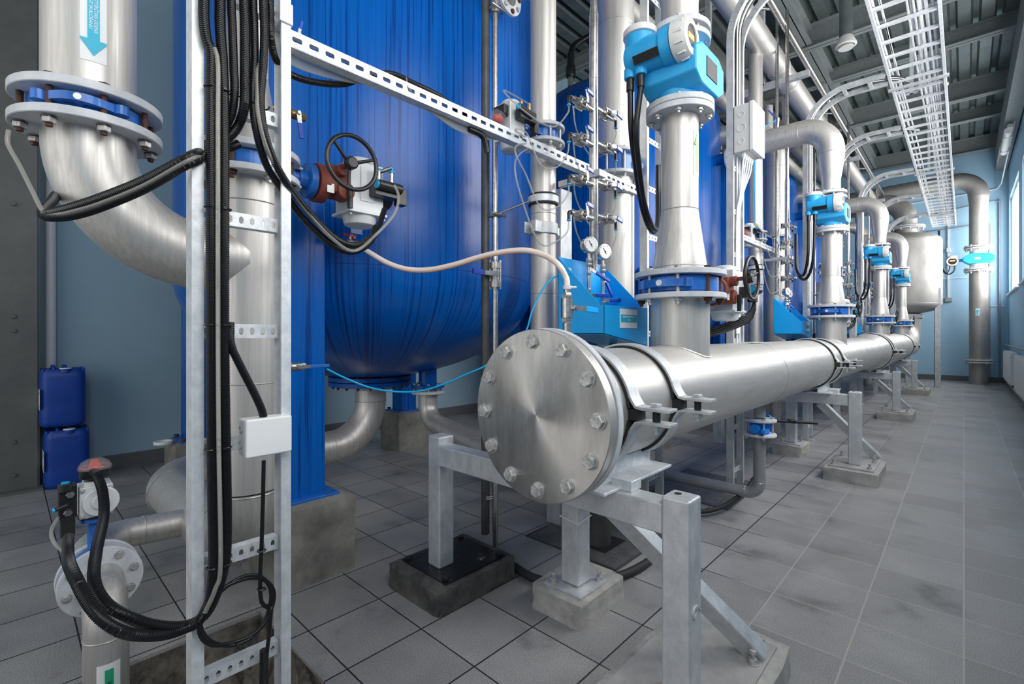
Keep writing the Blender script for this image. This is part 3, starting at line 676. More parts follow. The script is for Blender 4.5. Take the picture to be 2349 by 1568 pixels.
def actuator(t, c, r, e, neck=True):
    """gearbox + handwheel + white actuator beside a valve, stem along +Y (P: centre of valve, e: extra reach)"""
    c = V(c); Y = lambda d: c + V((0, d, 0))
    nk = t.part('neck', MB().cyl(Y(r * .9), Y(.17 + e), .030, n=20).cyl(Y(.13 + e), Y(.15 + e), .040, n=20), 'valve_blue')
    fb = t.part('mounting_flange', MB().lathe(Y(.20 + e), (0, 1, 0), [(.062, 0), (.066, .003), (.066, .028), (.05, .034)], 32).cyl(Y(.17 + e), Y(.20 + e), .036), 'valve_blue')
    for k in range(4):
        a = .6 + k * PI / 2; t.inst('bolt', bolt_mesh(.011, .03, 'bolt', False), Y(.205 + e) + V((math.cos(a) * .047, -.03, math.sin(a) * .047)), (0, -1, 0), fb)
    g = t.part('gearbox', MB().cyl(Y(.234 + e), Y(.275 + e), .075, n=28).box(Y(.31 + e) + V((.01, 0, .012)), (.12, .09, .105)).cyl(Y(.33 + e) + V((.02, 0, -.03)), Y(.33 + e) + V((.085, 0, -.03)), .035).cyl(Y(.29 + e) + V((.05, .02, .045)), Y(.29 + e) + V((.10, .02, .045)), .024), 'gearbox', bev=.004)
    t.part('name_plate', MB().box(Y(.29 + e) + V((.071, -.02, -.03)), (.002, .028, .035)), 'paper', g)
    wc = Y(.31 + e) + V((.165, 0, .055))
    sh = t.part('drive_shaft', MB().cyl(wc - V((.10, 0, 0)), wc, .010), 'gearbox')
    w_ = t.part('handwheel', MB().torus(wc, (1, .0, 0), .100, .0085, 64, 12), 'black')
    t.part('hub', MB().lathe(wc - V((.028, 0, 0)), (1, 0, 0), [(.020, 0), (.024, .006), (.024, .028), (.018, .034)], 24), 'black', w_)
    for k in range(3):
        a = .35 + 2 * PI * k / 3; dd = V((0, math.cos(a), math.sin(a)))
        t.part('spoke', MB().tube([wc - V((.018, 0, 0)) + dd * .018, wc + dd * .098], [.0075, .0055], 10), 'black', w_)
    t.part('lever', MB().cyl(Y(.335 + e) + V((.10, -.0, -.02)), Y(.335 + e) + V((.10, 0, -.10)), .010), 'black', g)
    b = Y(.43 + e)
    ab = t.part('actuator', MB().lathe(b + V((0, 0, -.10)), (0, 0, 1), [(.045, -.045), (.062, -.038), (.070, -.004), (.074, 0)], 28).box(b + V((0, 0, .005)), (.125, .15, .21)).lathe(b + V((0, 0, .11)), (0, 0, 1), [(.066, 0), (.062, .02), (.035, .03)], 28).box(b + V((0, 0, -.097)), (.155, .17, .012)), 'actuator', bev=.006)
    for sx, sy in ((1, -1), (1, 1)): t.inst('bolt', bolt_mesh(.007, .004, 'bolt', False), b + V((.066 * sx, .075 * sy, -.108)), (0, 0, -1), ab)
    t.part('cover_plate', MB().box(b + V((.064, 0, .02)), (.006, .06, .14)), 'plastic_white', ab, bev=.002)
    so = t.part('solenoid_block', MB().box(b + V((.09, .06, .0)), (.055, .11, .055)).cyl(b + V((.125, .01, .012)), b + V((.125, .12, .012)), .021, n=16).box(b + V((.09, .14, -.01)), (.04, .04, .07)), 'black', bev=.003)
    t.part('button', MB().cyl(b + V((.125, .004, .012)), b + V((.125, .012, .012)), .017, n=16), 'tube_blue', so)
    t.part('fitting', MB().cyl(b + V((.10, .03, .03)), b + V((.10, .03, .075)), .009, n=12).cyl(b + V((.10, .09, .03)), b + V((.10, .09, .08)), .009, n=12).cyl(b + V((.10, .03, .07)), b + V((.13, .07, .09)), .008, n=10), 'nickel', so)
    t.part('fitting_collar', MB().cyl(b + V((.10, .03, .075)), b + V((.10, .03, .085)), .011, n=12).cyl(b + V((.10, .09, .08)), b + V((.10, .09, .10)), .012, n=12), 'tube_blue', so)
    i_ = t.part('position_indicator', MB().lathe(b + V((.0, .095, .0)), (0, 1, 0), [(.04, 0), (.045, .02), (.045, .04)], 24), 'black', ab)
    d_ = t.part('indicator_dome', MB().lathe(b + V((.0, .135, .0)), (0, 1, 0), [(.048, 0), (.046, .015), (.03, .035), (.005, .042)], 24), 'clear_dome', i_)
    t.part('indicator_vane', MB().lathe(b + V((0, .135, 0)), (0, 1, 0), [(.03, 0), (.028, .012), (.01, .02)], 12), 'red', i_)
    return b
RIS = [2.005, 5.25, 8.78, 12.17]
RN = ['nearest riser', 'second riser', 'third riser', 'farthest riser']
def riser(i):
    y = RIS[i]; x = HXX; g = 'risers standing on the header'
    t = T('riser_pipe', 'stainless %s on the header, with cone reducer' % RN[i], 'pipe', (x, y, 1.0), g)
    t.part('lower_stub', MB().lathe((x, y, 0), (0, 0, 1), [(.122, HZ + .10), (.122, 1.247)], 56, False), 'steel')
    # saddle weld following the header
    rh = HR if y < 7 else R2
    wl = [V((x + .123 * math.cos(a), y + .123 * math.sin(a), HZ + math.sqrt(rh * rh - (.123 * math.cos(a)) ** 2))) for a in [2 * PI * k / 48 for k in range(49)]]
    t.part('saddle_weld', MB().tube(wl, .0055, 8, False), 'steel_y')
    f1 = t.part('lower_flange', MB().ring((x, y, 1.247), (x, y, 1.269), .1875, .120, 64), 'flange')
    f2 = t.part('upper_flange', MB().ring((x, y, 1.342), (x, y, 1.364), .1875, .110, 64), 'flange')
    bolts(t, f1, (x, y, 1.247), (0, 0, 1), .160, 8, .0155, .117, ['rust', 'bolt', 'bolt', 'rust'] if i == 0 else ['bolt'], True, .38)
    t.part('reducer', MB().lathe((x, y, 0), (0, 0, 1), [(.112, 1.364), (.112, 1.385), (.108, 1.41), (.081, 1.60), (.077, 1.63)], 56, False), 'steel')
    t.part('weld_seam', MB().torus((x, y, 1.385), (0, 0, 1), .112, .002, 48, 6), 'weld'); t.part('weld_seam', MB().torus((x, y, 1.63), (0, 0, 1), .077, .002, 48, 6), 'weld')
    t.part('middle_tube', MB().lathe((x, y, 0), (0, 0, 1), [(.077, 1.63), (.077, 2.03)], 48, False), 'steel')
    f3 = t.part('meter_flange', MB().ring((x, y, 2.030), (x, y, 2.055), .140, .077, 56), 'flange')
    f4 = t.part('meter_flange', MB().ring((x, y, 2.385), (x, y, 2.408), .125, .070, 56), 'flange')
    bolts(t, f3, (x, y, 2.030), (0, 0, 1), .117, 8, .013, .052, 'bolt', True, .38); bolts(t, f4, (x, y, 2.355), (0, 0, 1), .103, 8, .013, .054, 'bolt', True, .38)
    zt = 3.03
    t.part('upper_tube', MB().lathe((x, y, 0), (0, 0, 1), [(.077, 2.408), (.077, 2.52), (.085, 2.56), (.106, 2.72), (.110, 2.76)], 48, False), 'steel')
    el = fillet([(x, y, 2.76), (x, y, zt), (x - .62, y, zt)], .24, 16)
    t.part('top_elbow', MB().tube(el, .110, 48), 'steel')
    t.part('weld_seam', MB().torus((x, y, 2.765), (0, 0, 1), .110, .002, 48, 6), 'weld'); t.part('weld_seam', MB().torus((x - .25, y, zt), (1, 0, 0), .110, .002, 48, 6), 'weld')
    if i == 0:
        s_ = t.part('sticker', MB().strip([(.0782 * math.cos(a), .0782 * math.sin(a)) for a in (-.35, -.2, -.05, .1, .22)], (x, y, 1.86), (1, 0, 0), (0, 1, 0), .0008, .19), 'paper')
        t.part('arrow', MB().strip([(.0792 * math.cos(a), .0792 * math.sin(a)) for a in (-.2, -.1, .0, .1)], (x, y, 1.84), (1, 0, 0), (0, 1, 0), .0006, .11).prism([(-.020, 0), (.020, 0), (0, .05)], (x + .0785, y - .008, 1.893), (0, 1, 0), (0, 0, 1), .001), 'leaf_green', s_)
    v = wafer_valve('butterfly_valve', 'blue wafer valve with black handwheel at the foot of the ' + RN[i], (x, y, 1.3055), .158, .073, V((0, 1, 0)), group='actuated valves on the header risers')
    actuator(v, (x, y, 1.31), .158, .115)
    # flow meter
    q = T('flow_meter', 'light blue flow meter with white display cap on the ' + RN[i], 'flow meter', (x, y, 2.08), 'flow meters on the risers')
    zc = 2.20
    oc = [(-.150, -.05), (-.150, .05), (-.09, .085), (.09, .085), (.150, .05), (.150, -.05), (.09, -.085), (-.09, -.085)]
    q.part('coil_housing', MB().prism([(a, b) for a, b in oc], (x - .115, y + .015, zc), (0, 1, 0), (0, 0, 1), .245), 'meter_blue', bev=.01)
    q.part('name_plate', MB().box((x + .132, y + .02, zc), (.002, .11, .08)), 'ink'); q.part('name_plate', MB().box((x + .06, y + .167, zc), (.07, .002, .07)), 'ink')
    q.part('lower_collar', MB().cyl((x, y, 2.080), (x, y, 2.13), .085, .095, 32), 'meter_blue'); q.part('flange_ring', MB().ring((x, y, 2.057), (x, y, 2.082), .140, .07, 56), 'flange')
    q.part('upper_collar', MB().cyl((x, y, 2.29), (x, y, 2.34), .095, .07, 32), 'meter_blue'); q.part('upper_ring', MB().ring((x, y, 2.34), (x, y, 2.362), .125, .05, 48), 'flange')
    ty, tz = y - .145, 2.275
    h = q.part('transmitter', MB().lathe((x - .15, ty, tz), (1, 0, 0), [(.05, -.012), (.066, 0), (.070, .02), (.070, .15), (.076, .155), (.076, .20)], 40).lathe((x - .11, ty + .0, tz), (0, 0, 1), [(.062, 0), (.064, .085)], 32).cyl((x - .145, ty - .02, tz - .085), (x - .145, ty - .02, tz - .04), .026).cyl((x - .095, ty - .02, tz - .085), (x - .095, ty - .02, tz - .04), .026).bar((x - .02, ty + .05, tz - .04), (x + .0, y - .03, tz - .07), .07, .06), 'meter_blue', bev=.004)
    cap = q.part('display_cap', MB().lathe((x + .05, ty, tz), (1, 0, 0), [(.070, 0), (.081, .006), (.081, .03), (.076, .055), (.070, .066), (.046, .068), (.044, .058)], 48), 'cap_white')
    for k in range(12):
        a = 2 * PI * k / 12; q.part('grip_rib', MB().bar((x + .075, ty + .079 * math.cos(a), tz + .079 * math.sin(a)), (x + .105, ty + .077 * math.cos(a), tz + .077 * math.sin(a)), .006, .012), 'cap_white', cap)
    q.part('window', MB().cyl((x + .10, ty, tz), (x + .112, ty, tz), .045, n=32), 'ink', cap); q.part('display', MB().box((x + .113, ty, tz), (.002, .05, .022)), 'lcd', cap)
    q.part('terminal_cap', MB().lathe((x - .11, ty, tz + .085), (0, 0, 1), [(.062, 0), (.070, .003), (.070, .026), (.062, .034)], 36), 'cap_white')
    q.part('rating_label', MB().box((x - .05, ty - .066, tz - .04), (.11, .004, .034), Matrix.Rotation(.55, 3, 'X')), 'ink', h)
    q.part('cable_gland', MB().cyl((x - .145, ty - .02, tz - .135), (x - .145, ty - .02, tz - .085), .017).cyl((x - .095, ty - .02, tz - .135), (x - .095, ty - .02, tz - .085), .017), 'black', h)
    # two black cables falling in a loop
    dz = .72
    cb = MB()
    cb.tube(catmull([(x - .145, ty - .02, tz - .13)] + [PX(a, b, c) for a, b, c in ((1448, 300, -1.05), (1458, 380, -1.08), (1470, 460, -1.12), (1486, 515, -1.16), (1500, 532, -1.2), (1508, 510, -1.26), (1509, 450, -1.33), (1509, 380, -1.36))] if i == 0 else [(x - .145, ty - .02, tz - .13), (x - .15, ty - .02, tz - .45), (x - .2, ty + .05, tz - .62), (x - .28, ty + .15, tz - .55), (x - .3, ty + .2, tz - .2)], .03), .0125, 12)
    q.part('cable', cb, 'conduit')
    cb = MB().tube(catmull([(x - .095, ty - .02, tz - .13)] + [PX(a, b, c) for a, b, c in ((1459, 300, -1.02), (1466, 380, -1.05), (1477, 460, -1.1), (1493, 512, -1.14), (1505, 526, -1.2), (1512, 505, -1.27), (1513, 450, -1.34), (1513, 380, -1.37))] if i == 0 else [(x - .095, ty - .02, tz - .13), (x - .11, ty - .02, tz - .5), (x - .18, ty + .05, tz - .66), (x - .27, ty + .15, tz - .58), (x - .3, ty + .22, tz - .2)], .03), .0125, 12)
    q.part('cable', cb, 'conduit')
for i in range(4): riser(i)
# ================================================================ THE BLUE TANKS
TX, TY, TR = -3.12, 1.81, 1.172
def tank():
    t = T('blue_tank', 'huge blue filter tank on legs filling the left of the view', 'tank', (TX, TY, .35), 'blue filter tanks in a row')
    prof = []; n = 18; z0, d = 1.43, .64
    for k in range(n + 1):
        a = PI / 2 * k / n; prof.append((TR * math.sin(a), z0 - d * math.cos(a)))
    for k in range(1, n + 1):
        a = PI / 2 * k / n; prof.append((TR * math.cos(a), 3.45 + d * math.sin(a)))
    m = MB().lathe((TX, TY, 0), (0, 0, 1), prof, 128, False); sh = t.part('shell', m, 'tank_blue', ang=60)
    for z in (1.44, 3.44): t.part('weld_seam', MB().torus((TX, TY, z), (0, 0, 1), TR - .0002, .0022, 128, 6), 'tank_blue', sh)
    mf = t.part('bottom_flange', MB().ring((TX, TY, .77), (TX, TY, .80), .29, .02, 56).ring((TX, TY, .735), (TX, TY, .765), .29, .02, 56), 'tank_blue')
    bolts(t, mf, (TX, TY, .735), (0, 0, 1), .262, 20, .012, .066, 'rust', True, .1)
    for k, (sx, sy) in enumerate(((1, -1), (1, 1), (-1, -1), (-1, 1))):
        lx, ly = TX + .87 * sx, TY + .87 * sy
        t.part('leg', MB().bb(lx - .085, lx + .085, ly - .085, ly + .085, .355, 1.75), 'tank_blue', bev=.012)
        fp = t.part('foot_plate', MB().bb(lx - .13, lx + .13, ly - .13, ly + .13, .352, .364), 'valve_blue', bev=.002)
        t.inst('bolt', bolt_mesh(.016, .006, 'rust', False), (lx + .105, ly - .105, .364), (0, 0, 1), fp)
        t.inst('bolt', bolt_mesh(.016, .006, 'rust', False), (lx - .105, ly - .105, .364), (0, 0, 1), fp)
    # drain nozzle
    nx, ny = -2.72, 2.02
    t.part('nozzle', MB().cyl((nx, ny, .74), (nx, ny, 1.02), .062), 'tank_blue'); f = t.part('nozzle_flange', MB().ring((nx, ny, .725), (nx, ny, .745), .115, .03, 40), 'tank_blue')
    bolts(t, f, (nx, ny, .69), (0, 0, 1), .092, 8, .010, .058, 'bolt', True, .2)
    # side manway nozzle, facing the aisle
    a = .10; dx, dy = math.cos(a), math.sin(a); c0 = V((TX + dx * (TR - .05), TY + dy * (TR - .05), 2.99)); ax = V((dx, dy, 0))
    t.part('side_nozzle', MB().cyl(c0, c0 + ax * .14, .06, n=32), 'tank_blue')
    f = t.part('side_flange', MB().ring(c0 + ax * .14, c0 + ax * .16, .10, .05, 48), 'flange'); bolts(t, f, c0 + ax * .13, ax, .080, 8, .012, .032, ['rust', 'bolt'], False, .2)
    t.part('side_cover', MB().cyl(c0 + ax * .12, c0 + ax * .155, .052), 'nickel')
    # lug with bolt holes on the leg
    t.part('lifting_lug', MB().bb(-2.02, -2.00, 1.06, 1.12, 1.55, 1.75), 'tank_blue', bev=.003)
    return t.o
tk = tank()
for i, (dy, lab) in enumerate(((3.4, 'blue filter tank on legs directly behind the first one'), (6.85, 'blue filter tank third in the row, seen between pipes'), (10.2, 'blue filter tank last in the row, beside the second top elbow'))):
    place_copy(tk, (0, dy, 0), lab)
for j, dy in enumerate((0, 3.4, 6.85, 10.2)):
    for k, (sx, sy, w_) in enumerate(((1, -1, 'front right'), (1, 1, 'rear right'), (-1, -1, 'front left'), (-1, 1, 'rear left'))):
        lx, ly = TX + .87 * sx, TY + .87 * sy + dy
        if j == 0 and k == 0: q = (-2.50, -2.075, .76, 1.13)
        else: q = (lx - .17, lx + .17, ly - .17, ly + .17)
        plinth('tank_plinth', 'tall grey concrete block under the %s leg of the %s blue tank' % (w_, ('nearest', 'second', 'third', 'last')[j]), *q, .352, 'concrete_grey', .004, 'concrete blocks under the tank legs')
o = solo('paint_can_lid', MB().ring((-3.95, .73, .353), (-3.95, .73, .372), .055, .045, 24), 'plastic_white', 'small white ring lid lying on the left concrete block', 'lid')

# tank outlet: elbow down, along the wall side, back to the tall pipe and up
R0 = .108
P0 = V((-1.84, .586, 0))
t = T('outlet_pipe', 'fat stainless outlet pipe curving from under the tank to the tall tee pipe', 'pipe', (TX, TY, .2))
path = fillet([(TX, TY, .72), (TX, TY, .33), (TX, .56, .33), (P0.x, .586, .33), (P0.x, .586, .56)], [.30, .30, .25], 14)
t.part('pipe_body', MB().tube(path, R0, 48), 'steel')
t.part('top_flange', MB().ring((TX, TY, .705), (TX, TY, .73), .17, .10, 48), 'flange')
for p, ax in (((TX, TY, .62), (0, 0, 1)), ((TX, 1.50, .33), (0, 1, 0)), ((TX, .85, .33), (0, 1, 0)), ((-2.80, .56, .33), (1, 0, 0)), ((-2.1, .575, .33), (1, 0, 0)), ((P0.x, .586, .55), (0, 0, 1))):
    t.part('weld_seam', MB().torus(p, ax, R0, .0025, 48, 6), 'weld')
# ================================================================ TALL TEE PIPE (by the cable ladder) AND THE BIG ELBOW
t = T('tee_pipe', 'tall stainless tee pipe standing behind the cable ladder', 'pipe', P0 + V((0, 0, .6)))
x, y = P0.x, P0.y
t.part('pipe_body', MB().lathe((x, y, 0), (0, 0, 1), [(R0, .56), (R0, 1.635)], 56, False), 'steel')
for z in (.93, 1.10, 1.55): t.part('weld_seam', MB().torus((x, y, z), (0, 0, 1), R0, .0022, 56, 6), 'weld')
f1 = t.part('flange', MB().ring((x, y, 1.632), (x, y, 1.654), .170, R0, 56), 'flange'); f2 = t.part('flange', MB().ring((x, y, 1.714), (x, y, 1.736), .170, .10, 56), 'flange')
bolts(t, f1, (x, y, 1.632), (0, 0, 1), .143, 8, .0145, .104, ['bolt', 'rust'], True, .15)
t.part('reducer', MB().lathe((x, y, 0), (0, 0, 1), [(R0, 1.736), (R0 * .97, 1.76), (.070, 1.97), (.066, 2.0), (.066, 3.6)], 48, False), 'steel')
s_ = t.part('sticker', MB().strip([(.067 * math.cos(a), .067 * math.sin(a)) for a in (-.3, 0, .4, .8)], (x, y, 2.08), (1, 0, 0), (0, 1, 0), .0008, .16), 'paper')
t.part('arrow', MB().prism([(-.02, 0), (.02, 0), (0, .05)], (x + .0680, y + .02, 2.04), (0, 1, 0), (0, 0, 1), .001), 'cyan', s_)
v = wafer_valve('butterfly_valve', 'blue wafer valve with handwheel and white actuator in front of the blue tank', (x, y, 1.684), .136, .060, V((0, 1, 0)), group='actuated valves on the header risers')
actuator(v, (x, y, 1.69), .136, 0)

PL = V((-1.865, .169, 0)); x, y = PL.x, PL.y; R1 = .108
t = T('elbow_pipe', 'thick stainless pipe at the top left curving down into the tee pipe', 'pipe', PL + V((0, 0, 1.3)))
t.part('upper_pipe', MB().lathe((x, y, 0), (0, 0, 1), [(R1, 1.775), (R1, 3.6)], 64, False), 'steel', label='upper straight pipe carrying the arrow sticker')
dirv = (P0 - PL).normalized()
el = fillet([(x, y, 1.69), (x, y, 1.355), P0 + V((0, 0, 1.355)) - dirv * .02], .30, 24)
t.part('elbow', MB().tube(el, R1, 64), 'steel', label='smooth curved elbow below the flanges')
for k in (4, 26): pass
wq = P0 + V((0, 0, 1.355)) - dirv * .115
t.part('weld_seam', MB().torus(wq, dirv, R1, .0025, 56, 6), 'weld')
f1 = t.part('upper_flange', MB().ring((x, y, 1.755), (x, y, 1.779), .172, R1, 72), 'flange'); f2 = t.part('lower_flange', MB().ring((x, y, 1.675), (x, y, 1.699), .172, R1 - .004, 72), 'flange')
bolts(t, f1, (x, y, 1.671), (0, 0, 1), .146, 8, .0145, .106, 'rust', True, .10)
b = MB().hexa((0, 0, -.020), (0, 0, -.002), .0165); nut_me = mesh_of(b, (0, 0, 0), 'bolt', 'nut')
for k in range(8):
    a = .10 + k * PI / 4; xx, yy, zz = basis((0, 0, 1))
    t.inst('nut', nut_me, V((x, y, 1.675)) + (xx * math.cos(a) + yy * math.sin(a)) * .146, (0, 0, 1), f2)
# sticker with the arrow, wrapped on the pipe; it faces the camera
ca = math.atan2(-y + .02, -x) - .12
def wrapped(t, parent, name, c, r, a_mid, half, z0, z1, m, lift=.0009):
    arc = [(r + lift) * V((math.cos(a_mid + half * k / 5), math.sin(a_mid + half * k / 5))) for k in range(-5, 6)]
    return t.part(name, MB().strip([(p.x, p.y) for p in arc], (c.x, c.y, (z0 + z1) / 2), (1, 0, 0), (0, 1, 0), .0007, z1 - z0), m, parent)
st = wrapped(t, None, 'sticker', PL, R1, ca + .17, .26, 1.855, 2.17, 'paper')
am = ca + .17; nrm = V((math.cos(am), math.sin(am), 0)); rt = V((-math.sin(am), math.cos(am), 0)); cc = V((x, y, 0)) + nrm * (R1 + .0022)
t.part('arrow', MB().prism([(-.013, .17), (.013, .17), (.013, .0), (.030, .0), (0, -.045), (-.030, .0), (-.013, .0)], cc + V((0, 0, 1.915)) , rt, (0, 0, 1), .0008), 'cyan', st)
text(t, 'ATTĪRĪTAIS ŪDENS', cc + V((0, 0, 1.985)) + nrm * .0012 + rt * .0045, (0, 0, -1), rt, .0115, 'paper', 'lettering', st)
text(t, 'UZ SKALOŠANU', cc + V((0, 0, 1.985)) + nrm * .0012 - rt * .0065, (0, 0, -1), rt, .0115, 'paper', 'lettering', st)
v = wafer_valve('butterfly_valve', 'rusty blue wafer valve with silver pin between the big top-left flanges', (x, y, 1.727), .135, .052, V((-1, .25, 0)), group=None)
v.part('stem', MB().cyl((x - .12, y, 1.727), (x - .26, y, 1.727), .02).box((x - .30, y, 1.65), (.09, .10, .2)), 'actuator')

# small valve group at the lower left
zz = .36; yb = .195
t = T('branch_pipe', 'short stainless branch leaving the fat outlet pipe near the floor', 'pipe', (-2.28, .45, zz))
t.part('pipe_body', MB().tube(fillet([(-2.28, .50, zz - .02), (-2.28, yb, zz), (-1.955, yb, zz)], .14, 12), .052, 36), 'steel')
t.part('weld_seam', MB().torus((-2.28, .36, zz - .01), (0, 1, 0), .052, .002, 36, 6), 'weld')
f = t.part('flange', MB().ring((-1.950, yb, zz), (-1.933, yb, zz), .100, .050, 56), 'flange')
t = T('drain_elbow_pipe', 'stainless elbow pipe dropping into the floor pit at the lower left', 'pipe', (-1.73, yb, 0))
t.part('pipe_body', MB().tube(fillet([(-1.885, yb, zz), (-1.775, yb, zz), (-1.775, yb, -.5)], .10, 14), .052, 48), 'steel')
t.part('weld_seam', MB().torus((-1.775, yb, .245), (0, 0, 1), .052, .002, 48, 6), 'weld')
f = t.part('flange', MB().ring((-1.887, yb, zz), (-1.870, yb, zz), .100, .052, 64), 'flange')
bolts(t, f, (-1.950, yb, zz), (1, 0, 0), .079, 8, .0105, .080, 'bolt', True, .25)
c2 = V((-1.775, yb, 0)); am = math.atan2(-yb, 1.725) + .02
st = wrapped(t, None, 'sticker', c2, .052, am + .08, .5, -.04, .185, 'paper')
wrapped(t, st, 'green_stripe', c2, .052, am + .10, .18, .03, .17, 'green', .0018)
nrm = V((math.cos(am + .1), math.sin(am + .1), 0)); rt = V((-nrm.y, nrm.x, 0))
text(t, 'UZ DRENĀŽU', c2 + nrm * .0550 + V((0, 0, .10)), (0, 0, -1), rt, .012, 'ink', 'lettering', st)
t = T('small_actuated_valve', 'small blue valve with white actuator, black block and red-vane dome at the lower left', 'valve', (-1.906, yb, zz))
t.part('valve_body', MB().cyl((-1.935, yb, zz), (-1.878, yb, zz), .09, n=40), 'valve_blue')
t.part('lug_ring', MB().strip([(.105 * math.cos(a), .105 * math.sin(a)) for a in [PI / 2 - .75 + 1.5 * k / 14 for k in range(15)]], (-1.906, yb, zz), (0, 1, 0), (0, 0, 1), .012, .03), 'valve_blue')
t.part('neck', MB().cyl((-1.906, yb, zz + .08), (-1.906, yb, zz + .24), .022).bar((-1.906, yb + .02, zz + .13), (-1.906, yb - .04, zz + .095), .03, .02).cyl((-1.906, yb, zz + .225), (-1.906, yb, zz + .24), .045), 'valve_blue')
az = zz + .305
a_ = t.part('actuator', MB().box((-1.906, yb, az), (.10, .095, .115)).cyl((-1.86, yb + .012, az), (-1.838, yb + .012, az), .053, n=36).cyl((-1.84, yb + .012, az), (-1.832, yb + .012, az), .028, n=28).box((-1.906, yb - .01, az + .055), (.06, .05, .03)), 'actuator', bev=.007)
for sy, sz in ((1, 1), (-1, 1), (1, -1), (-1, -1)): t.inst('screw', bolt_mesh(.0065, .003, 'bolt', False), (-1.856, yb + sy * .040, az + sz * .047), (1, 0, 0), a_)
t.part('adapter', MB().cyl((-1.906, yb, zz + .24), (-1.906, yb, zz + .252), .05), 'black')
d_ = t.part('dome_base', MB().cyl((-1.906, yb, az + .06), (-1.906, yb, az + .082), .024).lathe((-1.906, yb, az + .080), (0, 0, 1), [(.042, 0), (.046, .006), (.046, .030), (.049, .034)], 36), 'black')
t.part('clear_dome', MB().lathe((-1.906, yb, az + .113), (0, 0, 1), [(.050, 0), (.050, .008), (.047, .014), (.040, .026), (.022, .037), (.001, .040)], 36), 'clear_dome', d_)
t.part('red_vane', MB().prism([(-.018, 0), (.018, 0), (.009, .030), (-.009, .030)], (-1.925, yb, az + .114), (0, 1, 0), (0, 0, 1), .036).torus((-1.906, yb, az + .121), (0, 0, 1), .043, .0016, 36, 6), 'red', d_)
s_ = t.part('solenoid_block', MB().box((-1.885, yb - .078, az + .015), (.045, .050, .12)).cyl((-1.86, yb - .085, az + .055), (-1.86, yb - .085, az + .085), .018, n=16).box((-1.88, yb - .078, az - .075), (.035, .04, .07)), 'black', bev=.004)
t.part('port', MB().hexa((-1.864, yb - .072, az + .042), (-1.850, yb - .072, az + .042), .013), 'nickel', s_); t.part('port', MB().hexa((-1.864, yb - .078, az - .022), (-1.850, yb - .078, az - .022), .013), 'nickel', s_)
t.part('blue_cap', MB().cyl((-1.86, yb - .085, az + .085), (-1.86, yb - .085, az + .089), .012), 'tube_blue', s_)
t.part('elbow_fitting', MB().tube([(-1.86, yb - .075, az + .012), (-1.835, yb - .085, az + .010), (-1.835, yb - .115, az + .002)], .007, 10), 'black', s_)
t.part('fitting_ring', MB().cyl((-1.835, yb - .113, az + .002), (-1.835, yb - .119, az + .001), .009), 'tube_blue', s_)
t.o.scale = (.80, .80, .80); t.o.location.y -= .012
solo('air_tube', MB().tube(catmull([PX(136, 1183, -1.88), PX(118, 1215, -1.84), PX(125, 1245, -1.80), PX(155, 1275, -1.76), PX(185, 1320, -1.71), PX(212, 1385, -1.68), PX(260, 1435, -1.64)], .01), .0048, 10), 'clear_tube', 'clear air tube curving down from the black block of the small lower-left valve', 'tube')

# ================================================================ CABLE LADDER IN FRONT, WITH CONDUITS
LX = -1.42
yl, yr = .329, .543
t = T('cable_ladder', 'bright galvanized cable ladder standing upright in the left foreground', 'cable ladder', (LX, .436, -.4))
for yy, sg in ((yl, 1), (yr, -1)):
    m = MB().strip([(.012 * sg, -.026), (-.012 * sg, -.026), (-.012 * sg, .026), (.012 * sg, .026), ], (LX, yy, 1.5), (0, 1, 0), (1, 0, 0), .0035, 4.0)
    m.bb(LX + .020, LX + .028, yy - .0135, yy + .0135, -.5, 3.5)
    t.part('side_rail', m, 'galv_bright', bev=.001)
def slotted(mb, o, u, vv, L, hgt, n, sl, sh, th):
    """flat strip from o along u (length L), height hgt along vv, with n long holes sl x sh, rounded at the corners"""
    o, u, vv = V(o), V(u), V(vv); w_ = u.cross(vv).normalized(); p = L / n
    def q(u0, u1, v0, v1):
        pts = [(u0, v0), (u1, v0), (u1, v1), (u0, v1)]; mb.prism(pts, o - w_ * th / 2, u, vv, th)
    q(0, L, -hgt / 2, -sh / 2); q(0, L, sh / 2, hgt / 2)
    for k in range(n + 1):
        a = max(0, k * p - (p - sl) / 2); b = min(L, k * p + (p - sl) / 2); q(a, b, -sh / 2, sh / 2)
        for sa in (a, b):
            if 0 < sa < L:
                s_ = 1 if sa == b else -1; c = sh * .22
                for tb in (1, -1): mb.prism([(sa, tb * sh / 2), (sa + s_ * c, tb * sh / 2), (sa, tb * (sh / 2 - c))][::(1 if s_ * tb < 0 else -1)], o - w_ * th / 2, u, vv, th)
for k in range(12):
    z = .207 + .3 * k - .3
    m = MB(); slotted(m, (LX - .002, yl + .012, z), (0, 1, 0), (0, 0, 1), yr - yl - .024, .036, 7, .011, .020, .0025)
    m.bb(LX - .030, LX - .001, yl + .012, yr - .012, z + .016, z + .019).bb(LX - .030, LX - .001, yl + .012, yr - .012, z - .019, z - .016)
    t.part('rung', m, 'galv_bright')
t.part('coupler', MB().bb(LX - .03, LX + .034, yr - .020, yr + .018, 1.975, 2.035), 'galv_bright', bev=.004)
t.part('coupler', MB().bb(LX - .03, LX + .030, yl - .035, yl + .0, 2.035, 2.055), 'galv_bright', bev=.004)
